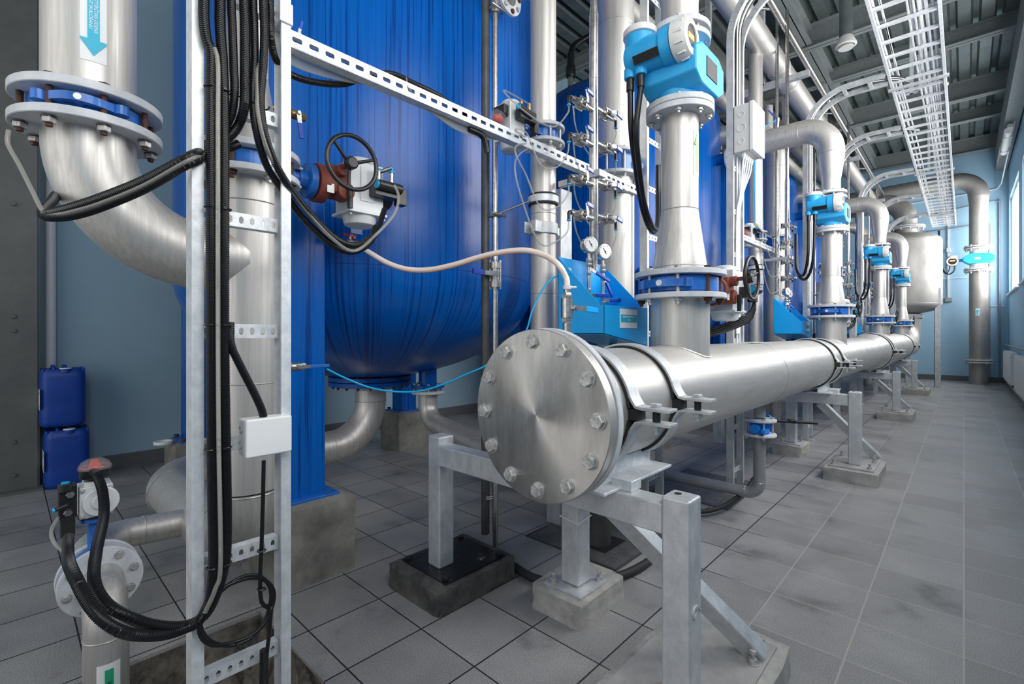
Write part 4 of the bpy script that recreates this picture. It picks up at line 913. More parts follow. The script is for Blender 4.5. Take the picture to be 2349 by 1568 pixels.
# slotted strut channel running off along the tanks
t = T('strut_channel', 'long white slotted steel channel running from the ladder past the blue tank', 'channel', (LX, .56, 1.96))
m = MB(); L = 2.04; slotted(m, (LX, .56, 1.958), (0, 1, 0), (0, 0, 1), L, .046, 41, .029, .0145, .0025)
m.bb(LX - .040, LX, .56, .56 + L, 1.933, 1.936).bb(LX - .040, LX, .56, .56 + L, 1.980, 1.983)
t.part('channel_body', m, 'galv_bright')
t.part('bracket', MB().bb(LX - .06, LX - .002, 2.45, 2.49, 1.93, 1.985), 'galv')
t.part('tie', MB().tube(fillet([PX(932, 178, LX - .02), PX(936, 200, LX + .004), PX(942, 208, LX + .004), PX(946, 206, LX - .02)], .004, 3), .0022, 6), 'grey_pipe')
t.part('tie', MB().tube([PX(1195, 305, LX - .02), PX(1194, 312, LX + .004), PX(1198, 317, LX + .004)], .0022, 6), 'black')

def run(px, X, dx=0): return [PX(a, b, X + (c[0] if c else 0)) for a, b, *c in px]
CX = LX + .045
specs = [
 ('black corrugated conduit at the left of the ladder, bound in the lower pair', 'pair', [(468, -60), (468, 40), (474, 90), (484, 120), (484, 200), (484, 420), (484, 745), (486, 1030), (490, 1250), (488, 1330), (478, 1385, .0), (455, 1425, .01), (430, 1438, .02), (390, 1452, .03), (340, 1457, .05), (285, 1450, .07), (240, 1425, .06), (205, 1385, .03), (178, 1335, -.02), (158, 1290, -.12), (156, 1260, -.30), (157, 1232, -.42)], .0125, .0),
 ('black corrugated conduit second from left on the ladder, bound in the lower pair', 'pair', [(505, -60), (505, 60), (511, 150), (514, 300), (514, 745), (518, 1030), (520, 1200), (516, 1290), (500, 1350), (478, 1400), (450, 1425), (410, 1437, .02), (345, 1432, .03), (285, 1410, .03), (240, 1380, 0), (216, 1330, -.06), (222, 1260, -.18), (238, 1185, -.33), (236, 1130, -.42), (224, 1094, -.46), (214, 1082, -.49)], .0125, .0),
 ('black corrugated conduit third from left at the top of the ladder', 'mid', [(530, -60), (533, 60), (536, 150), (538, 210), (532, 260, -.01), (510, 300, -.03), (470, 335, -.04)], .0105, .0),
 ('black corrugated conduit in the middle, sweeping left across the big elbow', 'mid', [(560, -60), (562, 60), (562, 170), (561, 240, .005), (548, 285, -.02), (520, 318, -.03), (470, 345, -.045), (430, 362, .0), (330, 415, -.08), (230, 455, -.17), (170, 475, -.22), (128, 487, -.26), (105, 492, -.29)], .0125, .004),
 ('black corrugated conduit in the middle, next to the conduit pair going right', 'mid', [(580, -60), (583, 60), (584, 140), (580, 220), (588, 300), (612, 380, -.02), (655, 445, -.04), (700, 505, -.06), (760, 560, -.10), (805, 577, -.14), (845, 560, -.18), (868, 520, -.22), (882, 480, -.27)], .0105, .0),
 ('black corrugated conduit right of the middle, sweeping right to the actuator', 'right', [(603, -60), (606, 60), (604, 150), (598, 230), (606, 300), (630, 370, -.01), (665, 430, -.03), (712, 490, -.05), (768, 545, -.09), (812, 562, -.13), (850, 545, -.17), (862, 520, -.2)], .0105, .012),
 ('black corrugated conduit rightmost, looping behind the slotted channel', 'right', [(618, -60), (620, 20), (622, 90), (634, 140, -.05), (665, 170, -.09), (720, 188, -.1), (790, 192, -.1), (850, 172, -.09), (900, 170, -.07), (950, 192, -.06), (1010, 222, -.06), (1060, 262, -.06), (1110, 300, -.06)], .0105, -.02)]
bund = []
for lab, g, pxs, r, off in specs:
    t = T('corrugated_conduit', lab, 'conduit', PX(pxs[0][0], pxs[0][1], CX), 'corrugated conduits on the front ladder')
    pxs = [(pxs[0][0], -650)] + pxs
    pts = [PX(q[0], q[1], CX + off + (q[2] if len(q) > 2 else 0)) for q in pxs]
    t.part('sleeve', corr(pts, r), 'conduit'); bund.append((t, pts))
    if g == 'pair':
        continue
t = bund[0][0]
for py in (200, 475, 745, 1030, 1300):
    a, b = PX(484 if py < 1200 else 489, py, CX), PX(516, py, CX); r = .0145
    loop = [V((CX + r * math.cos(q), (a.y if math.sin(q) < 0 else b.y) + r * math.sin(q), a.z)) for q in [2 * PI * k / 24 for k in range(25)]]
    ct = t.part('cable_tie', MB().tube(loop, .0022, 6), 'black'); t.part('tie_head', MB().box((CX + r + .002, b.y - .004, a.z), (.005, .007, .005)), 'black', ct)
for (ti, pa, pb, X) in ((3, (545, 216), (580, 216), 0), (4, (580, 238), (612, 240), .0)):
    a, b = PX(*pa, CX), PX(*pb, CX); r = .012
    loop = [V((CX + r * math.cos(q), (a.y if math.sin(q) < 0 else b.y) + .4 * r * math.sin(q), a.z)) for q in [2 * PI * k / 24 for k in range(25)]]
    bund[ti][0].part('cable_tie', MB().tube(loop, .0022, 6), 'black')
# second sleeve + clear tube travelling with the left sweep
def soft(name, lab, cat, pxs, X, r, m, group=None, kind=None, n=12, fn='sleeve'):
    pts = [PX(q[0], q[1], X + (q[2] if len(q) > 2 else 0)) for q in pxs]
    return solo(name, MB().tube(catmull(pts, .012), r, n), m, lab, cat, group, kind)
sw = [(545, 330, -.07), (470, 360, -.045), (430, 376, .0), (330, 432, -.08), (230, 474, -.17), (170, 492, -.22), (128, 497, -.26), (103, 494, -.30), (100, 482, -.34), (118, 462, -.42), (128, 448, -.5)]
solo('corrugated_conduit', corr([PX(q[0], q[1], CX + .004 + q[2]) for q in sw], .0125), 'conduit', 'black corrugated conduit on the underside of the left sweep across the elbow', 'conduit', 'corrugated conduits on the front ladder')
soft('air_tube', 'clear air tube riding on the conduits across the big elbow', 'tube', [(535, 320, -.05), (470, 352, -.02), (430, 369, .018), (330, 425, -.062), (230, 466, -.152), (170, 484, -.202), (128, 492, -.245), (100, 486, -.28), (75, 440, -.31), (45, 380, -.34), (18, 330, -.36), (20, 298, -.36)], CX, .005, 'clear_tube', 'clear air tubes')
soft('air_tube', 'clear air tube lying in the groove of the conduit pair on the ladder', 'tube', [(492, 110, .012), (500, 150, .013), (500, 300, .013), (500, 745, .013), (502, 1030, .013), (506, 1290, .013), (494, 1350, .014), (470, 1405, .014)], CX, .0055, 'clear_tube', 'clear air tubes')
soft('air_tube', 'clear air tube between the conduits sweeping right to the actuator', 'tube', [(588, 135, .0), (590, 200, .012), (592, 260, .018), (612, 340, .012), (650, 410, -.01), (700, 480, -.03), (760, 545, -.06), (812, 575, -.1), (860, 540, -.15), (905, 490, -.2), (914, 450, -.22), (905, 425, -.24)], CX, .0055, 'clear_tube', 'clear air tubes')
for k in range(7):
    o = (k - 3) * 4.2
    soft('air_tube', 'one of the clear air tubes bundled under the slotted channel', 'tube', [(640, 118 + o, -.03), (700, 150 + o * .9, -.045), (790, 178 + o * .6, -.045), (900, 205 + o * .1, -.035), (985, 250 + o * .4, -.03), (1045, 288 + o * .6, -.035), (1110, 312 + o * .5, -.04), (1160, 318, -.04), (1190, 322, -.03)], LX, .0032, 'clear_tube', 'clear air tubes under the channel', n=8)
soft('corrugated_conduit', 'black conduit hanging below the far part of the channel by the actuator', 'conduit', [(1075, 295, -.03), (1105, 310, -.03), (1115, 335, -.03), (1118, 350, -.03)], LX, .012, 'conduit', 'corrugated conduits on the front ladder')
# thinner conduit out to the junction box and its cable coil
solo('corrugated_conduit', corr([PX(528, 740, CX - .01), PX(530, 790, CX), PX(552, 840, CX), PX(585, 905, CX), PX(602, 945, CX), PX(606, 975, CX - .005)], .0105), 'conduit', 'short black corrugated conduit dropping into the white junction box', 'conduit', 'corrugated conduits on the front ladder')
bx = LX + .035
a, b = PX(556, 970, bx), PX(660, 1062, bx)
t = T('junction_box', 'square white junction box fixed on the front cable ladder', 'junction box', (bx, (a.y + b.y) / 2, b.z))
t.part('body', MB().bb(LX + .0, bx + .01, a.y, b.y, .775, .873), 'plastic_white', bev=.006)
t.part('lid', MB().bb(bx + .008, bx + .030, a.y - .001, b.y + .001, .773, .875), 'plastic_white', bev=.006)
t.part('knockout', MB().torus((bx - .012, a.y - .0005, .845), (0, 1, 0), .010, .0014, 24, 6).torus((bx - .012, a.y - .0005, .845), (0, 1, 0), .006, .001, 24, 6).torus((bx - .012, a.y - .0005, .805), (0, 1, 0), .010, .0014, 24, 6), 'galv')
cbl = [(605, 1055), (603, 1150), (600, 1250), (597, 1320), (600, 1380, .0)]
cc = PX(548, 1402, CX); pts = [PX(*q[:2], CX - .005) for q in cbl]
for k in range(0, 2 * 24 + 1):
    q = 2 * PI * k / 24 - .3; rr = .085 + .004 * math.sin(k * .7); pts.append(cc + V((-.004 + .003 * math.sin(k), -rr * -math.cos(q), rr * math.sin(q) * .98)))
pts += [PX(622, 1400, CX), PX(618, 1450, CX), PX(612, 1500, CX - .005), PX(606, 1600, CX - .01), PX(604, 1680, CX - .02)]
t = T('coiled_cable', 'black cable hanging from the junction box in two loops', 'cable', cc)
t.part('cable', MB().tube(catmull(pts, .02), .0052, 10), 'conduit')
for a_, b_ in (((600, 1350), (0, .2, 1)), ((545, 1480), (0, 1, .2)), ((600, 1262), (0, 0, 1))): t.part('cable_tie', MB().torus(PX(*a_, CX), b_, .010, .002, 16, 6), 'black')
solo('corrugated_conduit', corr([PX(606, 1490, CX - .008), PX(605, 1600, CX - .012), PX(604, 1700, CX - .02)], .0115), 'conduit', 'black corrugated sleeve below the coil at the bottom of the ladder', 'conduit', 'corrugated conduits on the front ladder')
# ================================================================ PIPES BETWEEN TANKS AND HEADER
DY = [0, 3.4, 6.85, 10.2]
PN = ['nearest', 'second', 'third', 'last']
def band_clamp(t, x, y, z, r, name='clamp_band', m='galv'):
    b = t.part(name, MB().ring((x, y, z - .028), (x, y, z + .028), r + .009, r + .001, 40), m)
    for q in ((x + r * .2, x + r * .2 + .03, y - r - .045, y - r + .01, z - .028, z + .028), (x - r * .5, x - r * .5 + .008, y - r - .045, y - r + .03, z - .028, z + .028), (x + .01, x + .03, y + r, y + r + .03, z - .02, z + .02)): t.part('clamp_ear', MB().bb(*q), m, b, bev=.002)
    t.inst('bolt', bolt_mesh(.010, .03, 'bolt', True), (x + r * .1, y - r - .02, z), (1, 0, 0), b)
# ---- pipe A : slim riser beside the tank, with its own small actuated valve
xa, ya, ra = -1.55, 1.87, .065
t = T('filter_pipe', 'pale stainless pipe with flanged blue valve at the right edge of the nearest tank', 'pipe', (xa, ya, .4), 'stainless pipes between tanks and header')
t.part('pipe_body', MB().tube(fillet([(xa, ya, 2.06), (xa, ya, .38), (-2.72, 2.02, .50), (-2.72, 2.02, .72)], [.14, .13], 12), ra, 40).lathe((xa, ya, 0), (0, 0, 1), [(ra, 2.14), (ra, 3.9)], 40, False), 'steel')
f1 = t.part('flange', MB().ring((xa, ya, 2.045), (xa, ya, 2.062), .108, ra, 48), 'flange'); t.part('flange', MB().ring((xa, ya, 2.122), (xa, ya, 2.139), .108, ra, 48), 'flange')
t.part('drain_flange', MB().ring((-2.72, 2.02, .685), (-2.72, 2.02, .705), .115, ra, 40), 'flange')
bolts(t, f1, (xa, ya, 2.045), (0, 0, 1), .090, 8, .010, .094, 'bolt', True, .3)
t.part('valve_body', MB().cyl((xa, ya, 2.062), (xa, ya, 2.122), .075, n=40).cyl((xa, ya - .16, 2.092), (xa, ya - .07, 2.092), .022).box((xa + .02, ya - .09, 2.092), (.05, .06, .03)), 'valve_blue')
band_clamp(t, xa, ya, 1.626, ra)
rb = t.part('rubber_band', MB().ring((xa, ya, 1.745), (xa, ya, 1.800), ra + .011, ra, 40), 'rubber'); t.part('steel_band', MB().ring((xa, ya, 1.755), (xa, ya, 1.790), ra + .014, ra, 40), 'galv_bright', rb)
for z in (1.3, 1.70): t.part('weld_seam', MB().torus((xa, ya, z), (0, 0, 1), ra, .0018, 40, 6), 'weld')
b = V((xa + .01, ya - .25, 2.075))
a_ = t.part('actuator', MB().lathe(b + V((0, 0, -.085)), (0, 0, 1), [(.030, -.045), (.045, -.038), (.052, -.006), (.055, 0)], 28).box(b + V((0, 0, .005)), (.09, .10, .17)).lathe(b + V((0, 0, .09)), (0, 0, 1), [(.045, 0), (.042, .015), (.02, .022)], 24).box(b + V((0, 0, -.083)), (.105, .12, .010)), 'actuator', bev=.005)
s_ = t.part('solenoid_block', MB().box(b + V((.07, .03, .03)), (.035, .11, .05)).cyl(b + V((.088, -.04, .045)), b + V((.088, .05, .03)), .017, n=16).box(b + V((.06, .10, .0)), (.03, .03, .06)).box(b + V((-.0, -.065, .04)), (.07, .03, .05)), 'black', bev=.003)
t.part('button', MB().cyl(b + V((.088, -.046, .046)), b + V((.088, -.040, .045)), .014, n=16), 'tube_blue', s_)
t.part('fitting', MB().cyl(b + V((.075, -.01, .05)), b + V((.075, -.01, .085)), .008, n=10).cyl(b + V((.075, .045, .05)), b + V((.075, .045, .09)), .008, n=10), 'brass', s_)
t.part('position_indicator', MB().lathe(b + V((0, -.06, .0)), (0, -1, .15), [(.03, 0), (.036, .01), (.036, .03), (.032, .05), (.01, .065)], 24), 'clear_dome', a_); t.part('indicator_vane', MB().lathe(b + V((0, -.07, .0)), (0, -1, .15), [(.02, 0), (.02, .02), (.01, .04)], 12), 'red', a_)
t.part('brace_rod', MB().cyl((xa, ya - ra, 1.77), (-1.73, 1.70, 1.70), .005, n=10), 'nickel')
pa = t.o
for i in (1, 2, 3): place_copy(pa, (0, DY[i], 0), 'pale stainless pipe with small white actuator by the %s blue tank' % PN[i])
# ---- pipe B : fat riser with elbow at the top
xb, yb_, rb_ = -1.55, 2.55, .107
t = T('filter_pipe', 'fat stainless pipe with flanged valve behind the labelled ball valves', 'pipe', (xb, yb_, .4))
t.part('pipe_body', MB().lathe((xb, yb_, 0), (0, 0, 1), [(rb_, .34), (rb_, 2.055)], 48, False).lathe((xb, yb_, 0), (0, 0, 1), [(rb_, 2.18), (rb_, 2.96)], 48, False), 'steel')
t.part('foot', MB().cyl((xb, yb_, 0), (xb, yb_, .36), .06), 'steel')
f1 = t.part('flange', MB().ring((xb, yb_, 2.04), (xb, yb_, 2.06), .155, rb_, 48), 'flange'); t.part('flange', MB().ring((xb, yb_, 2.17), (xb, yb_, 2.19), .155, rb_, 48), 'flange')
bolts(t, f1, (xb, yb_, 2.04), (0, 0, 1), .132, 8, .012, .15, 'bolt', True, .2)
t.part('valve_body', MB().cyl((xb, yb_, 2.06), (xb, yb_, 2.17), .12, n=40).box((xb + .12, yb_ + .05, 2.11), (.05, .08, .03)), 'valve_blue')
t.part('weld_seam', MB().torus((xb, yb_, 2.965), (0, 0, 1), rb_, .003, 48, 6), 'weld')
t.part('top_elbow', MB().tube(fillet([(xb, yb_, 2.96), (xb, yb_, 3.42), (xb - .95, yb_ - .35, 3.42)], .32, 14), rb_, 48), 'steel')
pb_ = t.o
for i in (1, 2, 3): place_copy(pb_, (0, DY[i], 0), 'fat stainless pipe with flanged valve beside the %s riser' % PN[i], 'fat stainless pipes with valve')
# ---- third, narrower pale pipe behind
t0 = solo('filter_pipe', MB().cyl((-1.75, 3.05, 0), (-1.75, 3.05, 3.9), .05, n=28), 'steel', 'narrow pale pipe right behind the fat pipe with printed marks', 'pipe', 'narrow pipes behind the fat pipes', loc=V((-1.75, 3.05, 0)))
for i in (1, 2, 3):
    c = t0.copy(); COL.objects.link(c); c.location = V((-1.75, 3.05 + DY[i], 0)); c['label'] = 'narrow pale pipe right behind the %s fat pipe' % PN[i]
# ---- pair of thin vertical pipes in front of the tank
t = T('vent_pipe', 'thin dark grey vertical pipe in front of the blue tank', 'pipe', (-1.76, 1.68, .0), 'pairs of thin vertical pipes')
t.part('pipe_body', MB().cyl((-1.76, 1.665, .09), (-1.76, 1.665, 3.9), .021), 'dark_pipe')
for z in (.27, .28): t.part('cable_tie', MB().torus((-1.755, 1.68, z), (0, 0, 1), .028, .002, 24, 6), 'paper')
v1 = t.o
t = T('sample_pipe', 'thin shiny steel vertical pipe with inline ball valve before the tank', 'pipe', (-1.72, 1.69, 0), 'pairs of thin vertical pipes')
t.part('pipe_body', MB().cyl((-1.725, 1.70, 0), (-1.725, 1.70, 3.9), .0145).cyl((-1.725, 1.70, 2.72), (-1.725, 1.70, 2.78), .026), 'nickel')
for z in (1.70, 2.74):
    t.part('pipe_clip', MB().box((-1.73, 1.70, z), (.05, .06, .018)).cyl((-1.70, 1.65, z), (-1.70, 1.75, z), .008), 'nickel')
bv = t.part('ball_valve', MB().cyl((-1.725, 1.70, 1.335), (-1.725, 1.70, 1.365), .028).cyl((-1.725, 1.70, 1.43), (-1.725, 1.70, 1.46), .028).cyl((-1.725, 1.70, 1.36), (-1.725, 1.70, 1.435), .020), 'nickel')
for q in range(4):
    a = PI / 4 + q * PI / 2; t.part('bolt', MB().cyl((-1.725 + .026 * math.cos(a), 1.70 + .026 * math.sin(a), 1.325), (-1.725 + .026 * math.cos(a), 1.70 + .026 * math.sin(a), 1.472), .006, n=10), 'nickel', bv)
t.part('handle_plate', MB().bar((-1.70, 1.70, 1.40), (-1.72, 1.62, 1.402), .012, .022, up=(0, 0, 1)), 'nickel', bv); t.part('handle_grip', MB().bar((-1.72, 1.62, 1.402), (-1.725, 1.55, 1.405), .014, .024), 'handle_blue', bv)
v2 = t.o
for i in (1, 2):
    place_copy(v1, (.05, DY[i] + .05, 0), 'thin dark grey vertical pipe by the %s blue tank' % PN[i]); place_copy(v2, (.05, DY[i] + .05, 0), 'thin shiny steel vertical pipe by the %s blue tank' % PN[i])
# ---- manifold tube with eight ball valves, a box with gauges at its foot
MX, MY = -1.27, 1.905
def small_ball_valve(t, c, sg, lbl):
    """three-piece valve along sg*Y from the manifold, handle pointing away"""
    c = V(c); Y = lambda d: c + V((0, d * sg, 0))
    p = t.part('ball_valve', MB().cyl(Y(.0), Y(.055), .0135, n=14).cyl(Y(.05), Y(.115), .017, n=14).hexa(Y(.115), Y(.145), .0155).cyl(Y(.14), Y(.165), .0105, n=12).box(Y(.07), (.04, .009, .04)).box(Y(.10), (.04, .009, .04)).cyl(Y(.085), Y(.085) + V((.038, 0, 0)), .008, n=10), 'nickel')
    m = MB()
    for dx in (-.018, .018):
        for dz in (-.018, .018): m.cyl(Y(.058) + V((dx, 0, dz)), Y(.112) + V((dx, 0, dz)), .0055, n=8)
    t.part('bolt', m, 'nickel', p)
    if sg < 0: a, b = Y(.085) + V((.038, 0, .006)), Y(.085) + V((.040, -.012 * sg, .055)); g2 = b + V((0, -.0, .0))
    ha, hb, hc = (Y(.085) + V((.038, 0, .004)), Y(.10) + V((.040, 0, .046)), Y(.045) + V((.042, 0, .038))) if sg < 0 else (Y(.085) + V((.038, 0, .0)), Y(.12) + V((.040, 0, .006)), Y(.175) + V((.040, 0, -.004)))
    t.part('handle_plate', MB().bar(ha, hb, .016, .003, up=(1, 0, 0)), 'nickel', p)
    g = t.part('handle_grip', MB().bar(hb, hc, .022, .006, up=(1, 0, 0)), 'handle_blue', p, bev=.002)
    t.part('tag', MB().bar(hb.lerp(hc, .12) + V((.0035, 0, 0)), hb.lerp(hc, .88) + V((.0035, 0, 0)), .014, .001, up=(1, 0, 0)), 'paper', g)
    t.part('elbow_fitting', MB().tube(fillet([Y(.165), Y(.178), Y(.178) + V((0, 0, -.035 if sg < 0 else -.035))], .008, 4), .0075, 10), 'black', p)
    t.part('collar', MB().cyl(Y(.178) + V((0, 0, -.036)), Y(.178) + V((0, 0, -.041)), .0095, n=12), 'tube_blue', p)
    return Y(.178) + V((0, 0, -.04))
def manifold(i):
    y = MY + DY[i]; x = MX
    t = T('sample_manifold', 'vertical stainless sampling tube with eight small ball valves by the %s riser' % PN[i], 'manifold', (x, y, 1.5), 'sampling tubes with ball valves')
    t.part('tube', MB().lathe((x, y, 0), (0, 0, 1), [(.0165, 1.40), (.0165, 1.50), (.021, 1.51), (.021, 2.60), (.0155, 2.65), (.0155, 4.3)], 24, False), 'nickel')
    t.part('tube_clamp', MB().bb(x - .05, x + .05, y - .028, y + .03, 1.83, 1.862).bb(x - .2, x - .04, y - .015, y + .015, 1.83, 1.86), 'galv', bev=.002)
    for z in (1.515, 1.60, 2.30, 2.6): t.part('weld_seam', MB().torus((x, y, z), (0, 0, 1), .021, .0012, 20, 5), 'weld')
    zs = [2.15, 1.985, 1.80, 1.64]; L = []; Rr = []
    for z in zs:
        L.append(small_ball_valve(t, (x, y - .018, z), -1, 0)); Rr.append(small_ball_valve(t, (x, y + .018, z + .02), 1, 0))
    hub = V((x - .12, y - .30, 1.98)) if i == 0 else V((x - .15, y - .28, 1.98))
    for k, p in enumerate(L):
        if k == 0: pts = [p, p + V((0, -.01, -.04)), p + V((-.05, -.06, -.10)), p + V((-.13, -.17, -.03)), p + V((-.16, -.25, .03)), (xa + .085, ya + DY[i] - .25 + .045, 2.165)]
        else: pts = [p, p + V((-.002, -.008, -.05)), p + V((-.03, -.05, -.125 + .01 * k)), p + V((-.07, -.11, -.11)), p + V((-.10, -.17, .02)), p + V((-.12, -.22, (1.98 - p.z) * .6)), (xa + .10, ya + DY[i] - .17, 1.99)]
        t.part('air_tube', MB().tube(catmull(pts, .015), .004, 10), 'clear_tube')
    for k, p in enumerate(Rr):
        pts = [p, p + V((0, .0, -.04)), p + V((-.03, -.02, -.11)), p + V((-.09, -.08, -.14)), p + V((-.13, -.15, -.02)), p + V((-.14, -.17, .1))]
        t.part('air_tube', MB().tube(catmull(pts, .015), .0035, 10), 'clear_tube')
    # sampling box
    b = V((-1.1, 1.728 + DY[i], 1.10)); x0, x1, y0, y1 = -1.345, -1.10, b.y, b.y + .375
    t = T('sampling_box', 'bright blue open sampling box with gauges %s' % ('right behind the blind flange' if i == 0 else 'at the foot of the %s sampling tube' % PN[i]), 'box', (x0, b.y, 1.1), 'blue sampling boxes')
    zb0, zb1 = 1.098, 1.040; zf = 1.222; zt = 1.45; th = .004
    def side(yy, zbot, nm):
        t.part(nm, MB().prism([(x0, zbot), (x1, zbot), (x1, zf), (x1 - .02, zf), (x0 + .0, zt)], (0, yy + th, 0), (1, 0, 0), (0, 0, 1), th), 'box_blue', bev=.001)
    side(y0, zb0, 'side_panel'); side(y1, zb1, 'side_panel')
    t.part('front_panel', MB().prism([(y0, zb0), (y1 + th, zb1), (y1 + th, zf), (y0, zf)], (x1 - th, 0, 0), (0, 1, 0), (0, 0, 1), th), 'box_blue', bev=.001)
    t.part('back_panel', MB().prism([(y0, zb0), (y1 + th, zb1), (y1 + th, zt), (y0, zt)], (x0, 0, 0), (0, 1, 0), (0, 0, 1), th), 'box_blue', bev=.001)
    t.part('bottom_panel', MB().add([(x0, y0, zb0), (x1, y0, zb0), (x1, y1, zb1), (x0, y1, zb1), (x0, y0, zb0 + .004), (x1, y0, zb0 + .004), (x1, y1, zb1 + .004), (x0, y1, zb1 + .004)], [(0, 1, 2, 3), (7, 6, 5, 4), (0, 4, 5, 1), (1, 5, 6, 2), (2, 6, 7, 3), (3, 7, 4, 0)]), 'box_blue')
    t.part('drain', MB().cyl((x0 + .1, y1 - .07, zb1 - .03), (x0 + .1, y1 - .07, zb1 + .01), .018), 'dark_pipe')
    l = t.part('label_plate', MB().box((x1 + .0015, y0 + .20, 1.168), (.002, .15, .085)), 'paper')
    t.part('label_band', MB().box((x1 + .003, y0 + .20, 1.168), (.001, .14, .034)), 'cyan', l)
    if i == 0:
        text(t, 'PARAUGU ŅEMŠANAS', (x1 + .0037, y0 + .20, 1.175), (0, 1, 0), (0, 0, 1), .011, 'paper', 'lettering', l); text(t, 'VIETA', (x1 + .0037, y0 + .20, 1.161), (0, 1, 0), (0, 0, 1), .011, 'paper', 'lettering', l)
    t.part('small_label', MB().box((x0 + .006, y0 + .07, 1.385), (.002, .045, .045)), 'paper')
    # gauges on their cocks
    for k, (gx, gy, gz) in enumerate(((x0 + .075, y0 + .135, 1.50), (x0 + .065, y0 + .27, 1.485))):
        g = T('pressure_gauge', 'round steel pressure gauge, %s of the two, above the %s blue sampling box' % (('left', 'right')[k], PN[i]), 'gauge', (gx, gy, 1.3), 'pressure gauges above the sampling boxes')
        n = V((.93, -.36, 0)).normalized(); c = V((gx, gy, gz + .012))
        bd = g.part('case', MB().lathe(c - n * .022, n, [(.033, 0), (.034, .002), (.034, .03), (.038, .032), (.038, .040), (.034, .041)], 40), 'nickel')
        g.part('dial', MB().cyl(c + n * .019, c + n * .0205, .0325, n=40), 'paper', bd)
        r_ = V((0, 0, 1)).cross(n)
        g.part('pointer', MB().bar(c + n * .0215 - r_ * .012 + V((0, 0, .017)), c + n * .0215 + r_ * .006 - V((0, 0, .012)), .003, .001, up=n).cyl(c + n * .0205, c + n * .023, .004, n=10), 'ink', bd)
        m = MB()
        for q in range(11):
            a = -2.3 + 4.6 * q / 10; d = r_ * math.sin(a) + V((0, 0, math.cos(a))); m.bar(c + n * .0212 + d * .026, c + n * .0212 + d * .031, .0015, .0006, up=n)
        g.part('scale_marks', m, 'ink', bd)
        g.part('filler_plug', MB().cyl(c + V((0, 0, .032)) - n * .008, c + V((0, 0, .040)) - n * .008, .006, n=10), 'orange', bd)
        st = g.part('stem', MB().cyl(c - V((0, 0, .07)), c - V((0, 0, .034)), .007, n=12).hexa(c - V((0, 0, .085)), c - V((0, 0, .06)), .015).hexa(c - V((0, 0, .10)), c - V((0, 0, .083)), .018).cyl(c - V((0, 0, .30)), c - V((0, 0, .095)), .009, n=12).hexa(c - V((0, 0, .14)), c - V((0, 0, .12)), .012).hexa(c - V((0, 0, .22)), c - V((0, 0, .20)), .013).hexa(c - V((0, 0, .27)), c - V((0, 0, .24)), .014), 'nickel')
        p = c - V((0, 0, .105)); q_ = c - V((0, 0, .235))
        for (s0, dv, ln) in (((p), V((.35, .85, -.45) if k == 0 else (.1, .55, -.9)), .13), (q_, V((.3, .95, .06)), .12)):
            dv = dv.normalized(); h = g.part('handle_plate', MB().bar(s0 + dv * .008, s0 + dv * .045, .016, .004, up=(1, 0, 0)), 'nickel', st)
            g.part('handle_grip', MB().bar(s0 + dv * .045, s0 + dv * ln, .017, .011, up=(1, 0, 0)), 'handle_blue', h, bev=.003)
    m = MB().tube(catmull([(x0 + .02, y0 + .12, 1.28), (x0 + .09, y0 + .15, 1.26), (x0 + .10, y0 + .18, 1.21), (x0 + .13, y0 + .25, 1.19)], .01), .004, 8)
    solo('sample_tube', m, 'tube_blue', 'short blue tube curled inside the %s sampling box' % PN[i], 'tube', 'blue tubes in the sampling boxes')
    # square galvanized column behind
    cx, cy = -1.72, 2.22 + DY[i]
    m = MB().bb(cx - .055, cx + .055, cy - .055, cy + .055, .0, 1.93)
    solo('square_column', m, 'galv', 'tall square galvanized column %s' % ('between the two nearest stainless pipes' if i == 0 else 'behind the %s sampling tube' % PN[i]), 'column', 'square columns behind the sampling boxes', bev=.008, loc=V((cx, cy, 0)))
    if i:
        t = T('strut_channel', 'slotted steel channel running past the %s sampling tube' % PN[i], 'channel', (LX, .9 + DY[i], 1.96), 'slotted channels further back')
        m = MB(); slotted(m, (LX, .9 + DY[i], 1.958), (0, 1, 0), (0, 0, 1), 1.6, .046, 32, .028, .011, .0025); m.bb(LX - .04, LX, .9 + DY[i], 2.5 + DY[i], 1.933, 1.936)
        t.part('channel_body', m, 'galv_bright')
for i in range(4): manifold(i)
# ball valve with hose fitting beside the box
hx, hy = -1.10, 1.468
t = T('ball_valve', 'nickel ball valve with light blue lever on a short pipe before the sampling box', 'valve', (hx, hy, 1.05))
zt = 1.245
vb = t.part('valve_body', MB().hexa((hx, hy, 1.14), (hx, hy, 1.165), .020).cyl((hx, hy, 1.16), (hx, hy, 1.235), .0235, n=20).hexa((hx, hy, 1.228), (hx, hy, 1.256), .0205).cyl((hx, hy, 1.25), (hx, hy, 1.285), .012, n=14), 'nickel')
t.part('pipe', MB().cyl((hx, hy, .80), (hx, hy, 1.145), .0155, n=20).cyl((hx, hy, 1.10), (hx, hy, 1.112), .0175, n=20), 'nickel')
t.part('hose_clip', MB().ring((hx, hy, 1.268), (hx, hy, 1.284), .017, .012, 24).cyl((hx + .012, hy + .005, 1.276), (hx + .03, hy + .02, 1.276), .005, n=8), 'galv_bright', vb)
t.part('stem', MB().cyl((hx, hy, 1.196), (hx + .035, hy + .006, 1.196), .010).hexa((hx + .034, hy + .005, 1.196), (hx + .045, hy + .006, 1.196), .009), 'nickel', vb)
h = t.part('lever', MB().bar((hx + .036, hy, 1.198), (hx + .04, hy + .07, 1.196), .019, .004, up=(1, 0, 0)), 'nickel'); t.part('grip', MB().bar((hx + .04, hy + .07, 1.196), (hx + .04, hy + .15, 1.192), .022, .009, up=(1, 0, 0)), 'box_blue', h, bev=.003)
